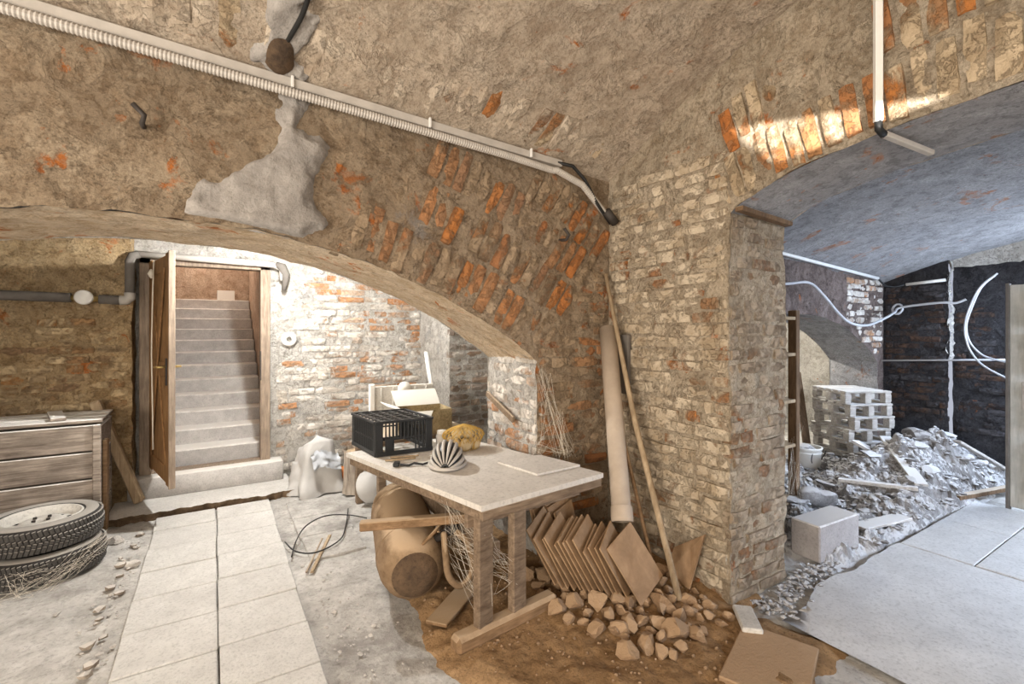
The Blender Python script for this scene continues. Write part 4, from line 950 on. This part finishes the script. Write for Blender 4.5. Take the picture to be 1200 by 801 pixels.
# pallets
labs = ['lowest grey pallet of the stack in the corner', 'second pallet up from the floor in the corner stack', 'middle pallet of the stack in the corner', 'second pallet from the top of the corner stack', 'topmost pallet of the stack in the corner']
for k in range(6):
    z = .015+.145*k
    t = thing('wooden_pallet', (labs+['dusty pallet lying crooked on top of the corner stack'])[k] if k != 4 else 'pallet just below the crooked top pallet in the corner', 'pallet', (6.50+.02*(k % 2), 2.70+.015*(k % 3), z), R(-24+(-6 if k == 5 else 3*(k % 2))), 'pallets stacked in the corner')
    t.scale = (.74, .74, 1)
    for y in (-.33, -.165, 0, .165, .33): part('deck_board', MB().box((0, y, .132), (.74, .12, .02), bev=.003), M['pallet'], t, world=False)
    for x in (-.32, 0, .32):
        part('runner', MB().box((x, 0, .01), (.09, .76, .02), bev=.003), M['pallet'], t, world=False)
        part('stringer', MB().box((x, 0, .112), (.09, .76, .02), bev=.003), M['pallet'], t, world=False)
        for y in (-.33, 0, .33): part('block', MB().box((x, y, .061), (.10, .11, .08), bev=.004), M['pallet'], t, world=False)
single('leaning_board', MB().bar((6.15, 3.02, .02), (6.42, 3.3, 1.05), .15, .025, up=(0, -1, .2)), M['darkwood'], 'dark board leaning beside the pallet stack', 'board')
# ---- rubble heap
def heap(x, y):
    g = .40*math.exp(-(((x-6.2)/.60)**2+((y-2.05)/.30)**2)) + .13*math.exp(-(((x-5.5)/.45)**2+((y-2.15)/.30)**2)) + .20*math.exp(-(((x-6.65)/.40)**2+((y-1.80)/.26)**2)) + .10*math.exp(-(((x-5.9)/.7)**2+((y-1.78)/.2)**2))
    low = .055*max(0, min(1, (x-3.3)/.5))*max(0, min(1, (y-1.50+.08*fbm((x, 1, 1), 2, 2))/.12))
    n = fbm((x, y, 0), 3.2, 4); m = abs(fbm((x, y, 9), 7, 4))
    base = g + low*(1+.9*n)
    mask = max(0, min(1, base/.04))
    return base + mask*(.06*n*(.6+g*1.8) + .075*m + .012*fbm((x, y, 4), 26, 2)) - .03*(1-mask)
hp = MB(); hp.grid(lambda u, v: (ease(3.25, 7.22, u), ease(1.42, 3.1, v), heap(ease(3.25, 7.22, u), ease(1.42, 3.1, v))), 260, 120)
h_o = single('rubble_heap', hp, M['rubble'], 'grey heap of plaster rubble in front of the dark wall', 'rubble', smooth=False, org=(5.5, 2.2, 0)); h_o['kind'] = 'stuff'
rc = MB(); r4 = random.Random(21)
for k in range(900):
    x = r4.uniform(3.5, 7.1); y = r4.uniform(1.45, 2.75); z = heap(x, y)
    if z < .03: continue
    s_ = r4.uniform(.012, .038); m = Matrix.Translation((x, y, z+s_*.2)) @ Matrix.Rotation(r4.uniform(0, 6.3), 4, 'Z') @ Matrix.Rotation(r4.uniform(-.7, .7), 4, 'X')
    rc.add(*rock(k, (s_*1.4, s_, s_*.5), 5, 1), m)
for k in range(260):
    x = r4.uniform(2.62, 3.6); y = 1.62-.25*r4.random()*max(0, (3.3-x))+r4.gauss(0, .04)-.02
    if y > 1.63 and x < 3.1: y = 1.60
    s_ = r4.uniform(.006, .022); rc.add(*rock(k+3000, (s_*1.4, s_, s_*.6), 5, 1), Matrix.Translation((x, y, .012+s_*.2)) @ Matrix.Rotation(r4.uniform(0, 6.3), 4, 'Z') @ Matrix.Rotation(r4.uniform(-.7, .7), 4, 'X'))
c_o = single('rubble_chips', rc, M['rubble'], 'small plaster and mortar chips strewn over the rubble heap', 'rubble', org=(5.5, 2.2, 0)); c_o['kind'] = 'stuff'
bigs = [((3.62, 2.05), .10), ((3.95, 1.95), .08), ((4.25, 1.72), .07), ((4.6, 1.62), .06), ((4.2, 2.15), .11), ((4.85, 1.85), .07), ((4.55, 2.1), .08), ((5.0, 2.3), .10), ((5.35, 1.75), .09), ((5.7, 1.72), .10), ((6.0, 1.66), .08), ((6.35, 1.66), .09), ((6.25, 2.0), .14), ((5.95, 1.9), .10), ((6.6, 1.62), .09), ((5.2, 2.0), .09), ((6.45, 1.85), .10), ((5.6, 2.15), .11), ((4.05, 1.62), .05), ((4.4, 1.9), .06)]
for k, ((x, y), s_) in enumerate(bigs):
    m = Matrix.Translation((x, y, heap(x, y)+s_*.12)) @ Matrix.Rotation(r4.uniform(0, 6.3), 4, 'Z') @ Matrix.Rotation(r4.uniform(-.35, .35), 4, 'X')
    o = link('plaster_chunk', mesh('plaster_chunk', MB().add(*rock(k+200, (s_*1.3, s_, s_*.42), 8, 2)), M['rubble']), None, m)
    setp(o, 'grey flat plaster chunk lying in the rubble of the right room', 'chunk', 'plaster chunks in the rubble')
def plank(a, b, w, h, lab, mat='pallet', up=(0, 0, 1)): single('plank', MB().bar(a, b, w, h, up=up, bev=.003), M[mat], lab, 'plank')
def hz(x, y, d=.05): return (x, y, heap(x, y)+d)
plank(hz(6.08, 2.22, .07), hz(5.30, 1.66, .07), .10, .022, 'pale curved plank sliding down the rubble heap', up=(-.3, -.2, 1))
plank(hz(5.02, 2.20, .05), hz(5.22, 1.66, .05), .06, .03, 'grey batten lying at the foot of the rubble heap')
plank(hz(5.70, 2.30, .10), hz(6.15, 2.42, .10), .16, .03, 'wide grey board half buried at the back of the rubble heap', up=(0, -.5, 1))
plank(hz(6.4, 1.72, .06), hz(7.1, 1.52, .07), .07, .025, 'grey lath on the slope of the rubble by the grey door')
plank(hz(4.18, 1.70, .04), hz(4.75, 1.60, .03), .12, .02, 'short broken board lying near the concrete block')
plank((5.72, 1.54, .07), (6.6, 1.36, .06), .06, .04, 'dark batten along the paved edge by the grey door', 'darkwood')
rl = MB().tube([(4.2+.3*t, 2.12-.10*t+.03*math.sin(t*5), .17+.02*math.sin(t*7)) for t in [i/8 for i in range(9)]], [.02, .05, .07, .075, .08, .07, .075, .06, .02], 10)
single('rolled_sack', rl, M['rubble'], 'dusty grey rolled sack on the rubble behind the concrete block', 'sack', smooth=True)
# ---- grey door at the right
gd = thing('grey_door', 'grey painted panel door standing open beside the rubble heap', 'door', (5.96, 1.0, 0))
part('leaf', MB().box((5.965, .825, 1.01), (.04, .84, 1.95), bev=.004), M['paintdoor'], gd)
part('edge_post', MB().box((5.965, 1.258, 1.0), (.07, .025, 2.0), bev=.004), M['foam'], gd, label='dark door post')
for z0, z1 in ((.12, .62), (.72, 1.12), (1.22, 1.56), (1.62, 1.92)):
    part('panel', MB().box((5.935, .80, (z0+z1)/2), (.034, .68, z1-z0), bev=.006), M['paintdoor'], gd)
lk = part('latch_plate', MB().box((5.938, 1.14, 1.02), (.012, .06, .24), bev=.003), M['greyplastic'], gd)
part('latch_knob', MB().tube([(5.935, 1.14, 1.06), (5.90, 1.14, 1.06), (5.895, 1.08, 1.06)], .011, 8), M['darkmetal'], lk, True)
# ---- cables, rods
cc = thing('ceiling_conduit', 'white conduit along the vault foot above the low arch', 'conduit', (5.9, 2.58, 2.1))
part('tube', MB().tube([(3.2, 2.57, vaultR(3.2, 2.57)-.03), (4.85, 2.57, vaultR(4.85, 2.57)-.03), (6.85, 2.57, vaultR(6.85, 2.57)-.03)], .018, 10), M['white'], cc, True)
part('bend', MB().tube([(6.85, 2.57, vaultR(6.85, 2.57)-.03), (7.05, 2.57, 2.13), (7.17, 2.52, 2.12), (7.18, 2.40, 2.14)], .011, 8), M['blackcable'], cc, True)
part('tube', MB().tube([(7.18, 2.40, 2.14), (7.18, 2.03, 2.165)], .018, 10), M['white'], cc, True)
single('grey_cable', MB().tube(smooth_path([(4.0, 2.5, 2.0), (4.65, 2.5, 2.03), (5.05, 2.48, 2.06), (5.3, 2.46, 1.94), (5.6, 2.45, 1.76), (5.85, 2.44, 1.66), (6.25, 2.44, 1.64), (6.7, 2.45, 1.72), (7.02, 2.46, 1.80), (7.10, 2.42, 1.86), (7.10, 2.06, 1.90), (7.12, 1.93, 1.89), (7.14, 1.84, 1.93)]), .014, 8), M['cable'], 'thick pale cable drooping across the low arch wall', 'cable', smooth=True)
cl = MB().tube([(7.10+.02*math.sin(a), 2.46+.05*math.cos(a), 1.84+.06*math.sin(a)) for a in [i*2*math.pi/14 for i in range(15)]], .013, 7)
single('cable_coil', cl, M['cable'], 'small coil of pale cable in the corner by the dark wall', 'cable', smooth=True)
for k, (pts_, lab) in enumerate((([(7.20, 1.62, 2.18), (7.15, 1.72, 2.05), (7.12, 1.80, 1.80), (7.10, 1.83, 1.62), (7.10, 1.80, 1.45), (7.08, 1.70, 1.32), (7.05, 1.58, 1.27), (7.0, 1.48, 1.25)], 'pale cable loop hanging on the dark wall, ending at the rod'), ([(7.19, 1.60, 2.20), (7.14, 1.73, 2.05), (7.11, 1.82, 1.78), (7.09, 1.84, 1.58), (7.08, 1.80, 1.38), (7.06, 1.70, 1.22), (7.04, 1.56, 1.12), (7.0, 1.44, 1.06)], 'pale cable loop hanging lowest on the dark wall'))):
    single('hanging_cable', MB().tube(smooth_path(pts_), .010, 7), M['cable'], lab, 'cable', smooth=True)
single('thin_rod', MB().tube([(7.15, 2.64, 1.20), (7.15, 1.3, 1.285)], .011, 7), M['cable'], 'thin white rod fixed across the dark wall', 'rod', smooth=True)
single('thin_rod', MB().tube([(4.6, 4.62, .93), (7.4, 4.62, .95)], .016, 7), M['darkmetal'], 'dark pipe along the pale wall beyond the low arch', 'pipe', smooth=True)
# ---- stair room lamp, and unseen lamps added to light the stairwell and arch room
for nm, p, zc in (('stair room', LAMP, 2.56), ('upper stairwell, added for its light', (-.25, 8.25, 3.0), 3.38), ('room beyond the low arch, added for its light', (6.6, 4.0, 1.8), 2.2)):
    t = thing('ceiling_lamp', 'bare bulb on a porcelain holder in the '+nm, 'lamp', (p[0], p[1], zc))
    part('holder', MB().lathe([(.001, 0), (.045, 0), (.045, -.03), (.026, -.05), (.024, -.09)], 16, Matrix.Translation((p[0], p[1], zc))), M['bulb'], t, True)
    part('cord', MB().tube([(p[0], p[1], zc-.08), (p[0], p[1], p[2]+.10)], .006, 6), M['blackcable'], t)
# ---- litter on the floor
r6 = random.Random(31); pm = MB()
for k in range(520):
    if k < 330:
        y = r6.uniform(1.3, 4.9); x = -.47+r6.gauss(0, .045)-abs(r6.gauss(0, .05)) if k % 2 else .50+abs(r6.gauss(0, .12))
    else: x = r6.uniform(-1.6, .85); y = r6.uniform(1.6, 4.6)
    if -.42 < x < .45: continue
    s_ = r6.uniform(.003, .009) if k % 9 else r6.uniform(.009, .018)
    pm.add(*rock(k+40, (s_*1.2, s_, s_*.6), 4, 1), Matrix.Translation((x, y, -.004+s_*.3)) @ Matrix.Rotation(r6.uniform(0, 6), 4, 'Z'))
p_ = single('floor_crumbs', pm, M['palestone'], 'pale crumbs of concrete along the edges of the paving', 'crumbs', org=(0, 3, 0)); p_['kind'] = 'stuff'
for k, (x, y, s_, lab) in enumerate(((-.50, 2.18, .075, 'pale angular stone beside the paving edge'), (-.62, 4.62, .05, 'small stone in the gap between landing and tyres'), (-.46, 4.1, .04, 'grey pebble stone wedged at the paving edge'))):
    single('floor_stone', MB().add(*rock(k+90, (s_*1.2, s_, s_*.7), 7, 2), Matrix.Translation((x, y, s_*.3))), M['palestone'], lab, 'stone')
r8 = random.Random(77)
for k in range(26):
    y = 1.75+k*.115+r8.uniform(-.05, .05); x = -.475-abs(r8.gauss(0, .035)); s_ = r8.uniform(.014, .034)
    o = link('edge_stone', mesh('edge_stone', MB().add(*rock(k+500, (s_*1.3, s_, s_*.7), 6, 1)), M['edgestone']), None, Matrix.Translation((x, y, s_*.25)) @ Matrix.Rotation(r8.uniform(0, 6), 4, 'Z'))
    setp(o, 'small brownish broken stone in the gap along the paving edge', 'stone', 'stones along the paving edge')
single('wood_batten', MB().bar((.545, 3.34, .012), (.76, 3.86, .012), .022, .014, bev=.002), M['postwood'], 'thin wood batten lying on the floor beside the paving', 'batten')
single('wood_batten', MB().bar((.515, 3.36, .010), (.70, 3.84, .010), .012, .010, bev=.002), M['oldwood'], 'thinner dark batten lying next to the pale batten on the floor', 'batten')
for pts_, lab in (([(.46, 3.62, .02), (.52, 3.85, .03), (.62, 4.05, .05), (.78, 4.15, .06), (.95, 4.1, .05), (1.08, 4.0, .03)], 'thin dark wire arching over the floor by the sack'), ([(.45, 3.9, .02), (.50, 3.7, .015), (.62, 3.6, .02), (.8, 3.7, .03), (.9, 3.95, .03), (1.0, 4.3, .03)], 'thin dark wire looping around the wood battens')):
    single('thin_wire', MB().tube(smooth_path(pts_), .005, 5), M['blackcable'], lab, 'wire', smooth=True)
# ---- cobwebs
def web(name_lab, anchors, n, seed, sag=.05):
    r = random.Random(seed); mb = MB()
    for k in range(n):
        a, b = r.sample(anchors, 2); a = Vector(a)+Vector((r.uniform(-.05, .05), r.uniform(-.05, .05), r.uniform(-.06, .06))); b = Vector(b)+Vector((r.uniform(-.05, .05), r.uniform(-.05, .05), r.uniform(-.06, .06)))
        mb.tube([a.lerp(b, t)-Vector((0, 0, sag*4*t*(1-t)*r.random())) for t in (0, .25, .5, .75, 1)], .0007, 3, False)
    o = single('cobweb', mb, M['web'], name_lab, 'cobweb'); o['kind'] = 'stuff'
web('fine cobweb threads hanging from the table edge to the tank', [tp(.05, .3, .67), tp(.12, .14, .5), tp(.2, .5, .4), (1.15, 2.5, .35), tp(.3, .14, .3), tp(.12, .14, .2)], 60, 1)
web('fine cobweb threads between the arch jamb and the table', [(1.9, 2.64, 1.3), (2.0, 2.62, 1.0), (1.85, 2.62, .8), (2.1, 2.6, .75), (1.95, 2.5, .76)], 45, 2)
web('cobweb threads at the foot of the stacked tyres', [(-.85, 4.0, .05), (-.70, 4.05, .15), (-1.0, 3.98, .12), (-.62, 4.2, .2), (-.95, 3.9, .005), (-1.1, 3.95, .02)], 50, 3)
web('cobweb threads in the shelf rack behind the pier', [(4.25, 2.2, .15), (4.27, 2.2, .5), (4.1, 2.2, .12), (4.15, 2.1, .05), (4.28, 2.22, .8)], 40, 4)
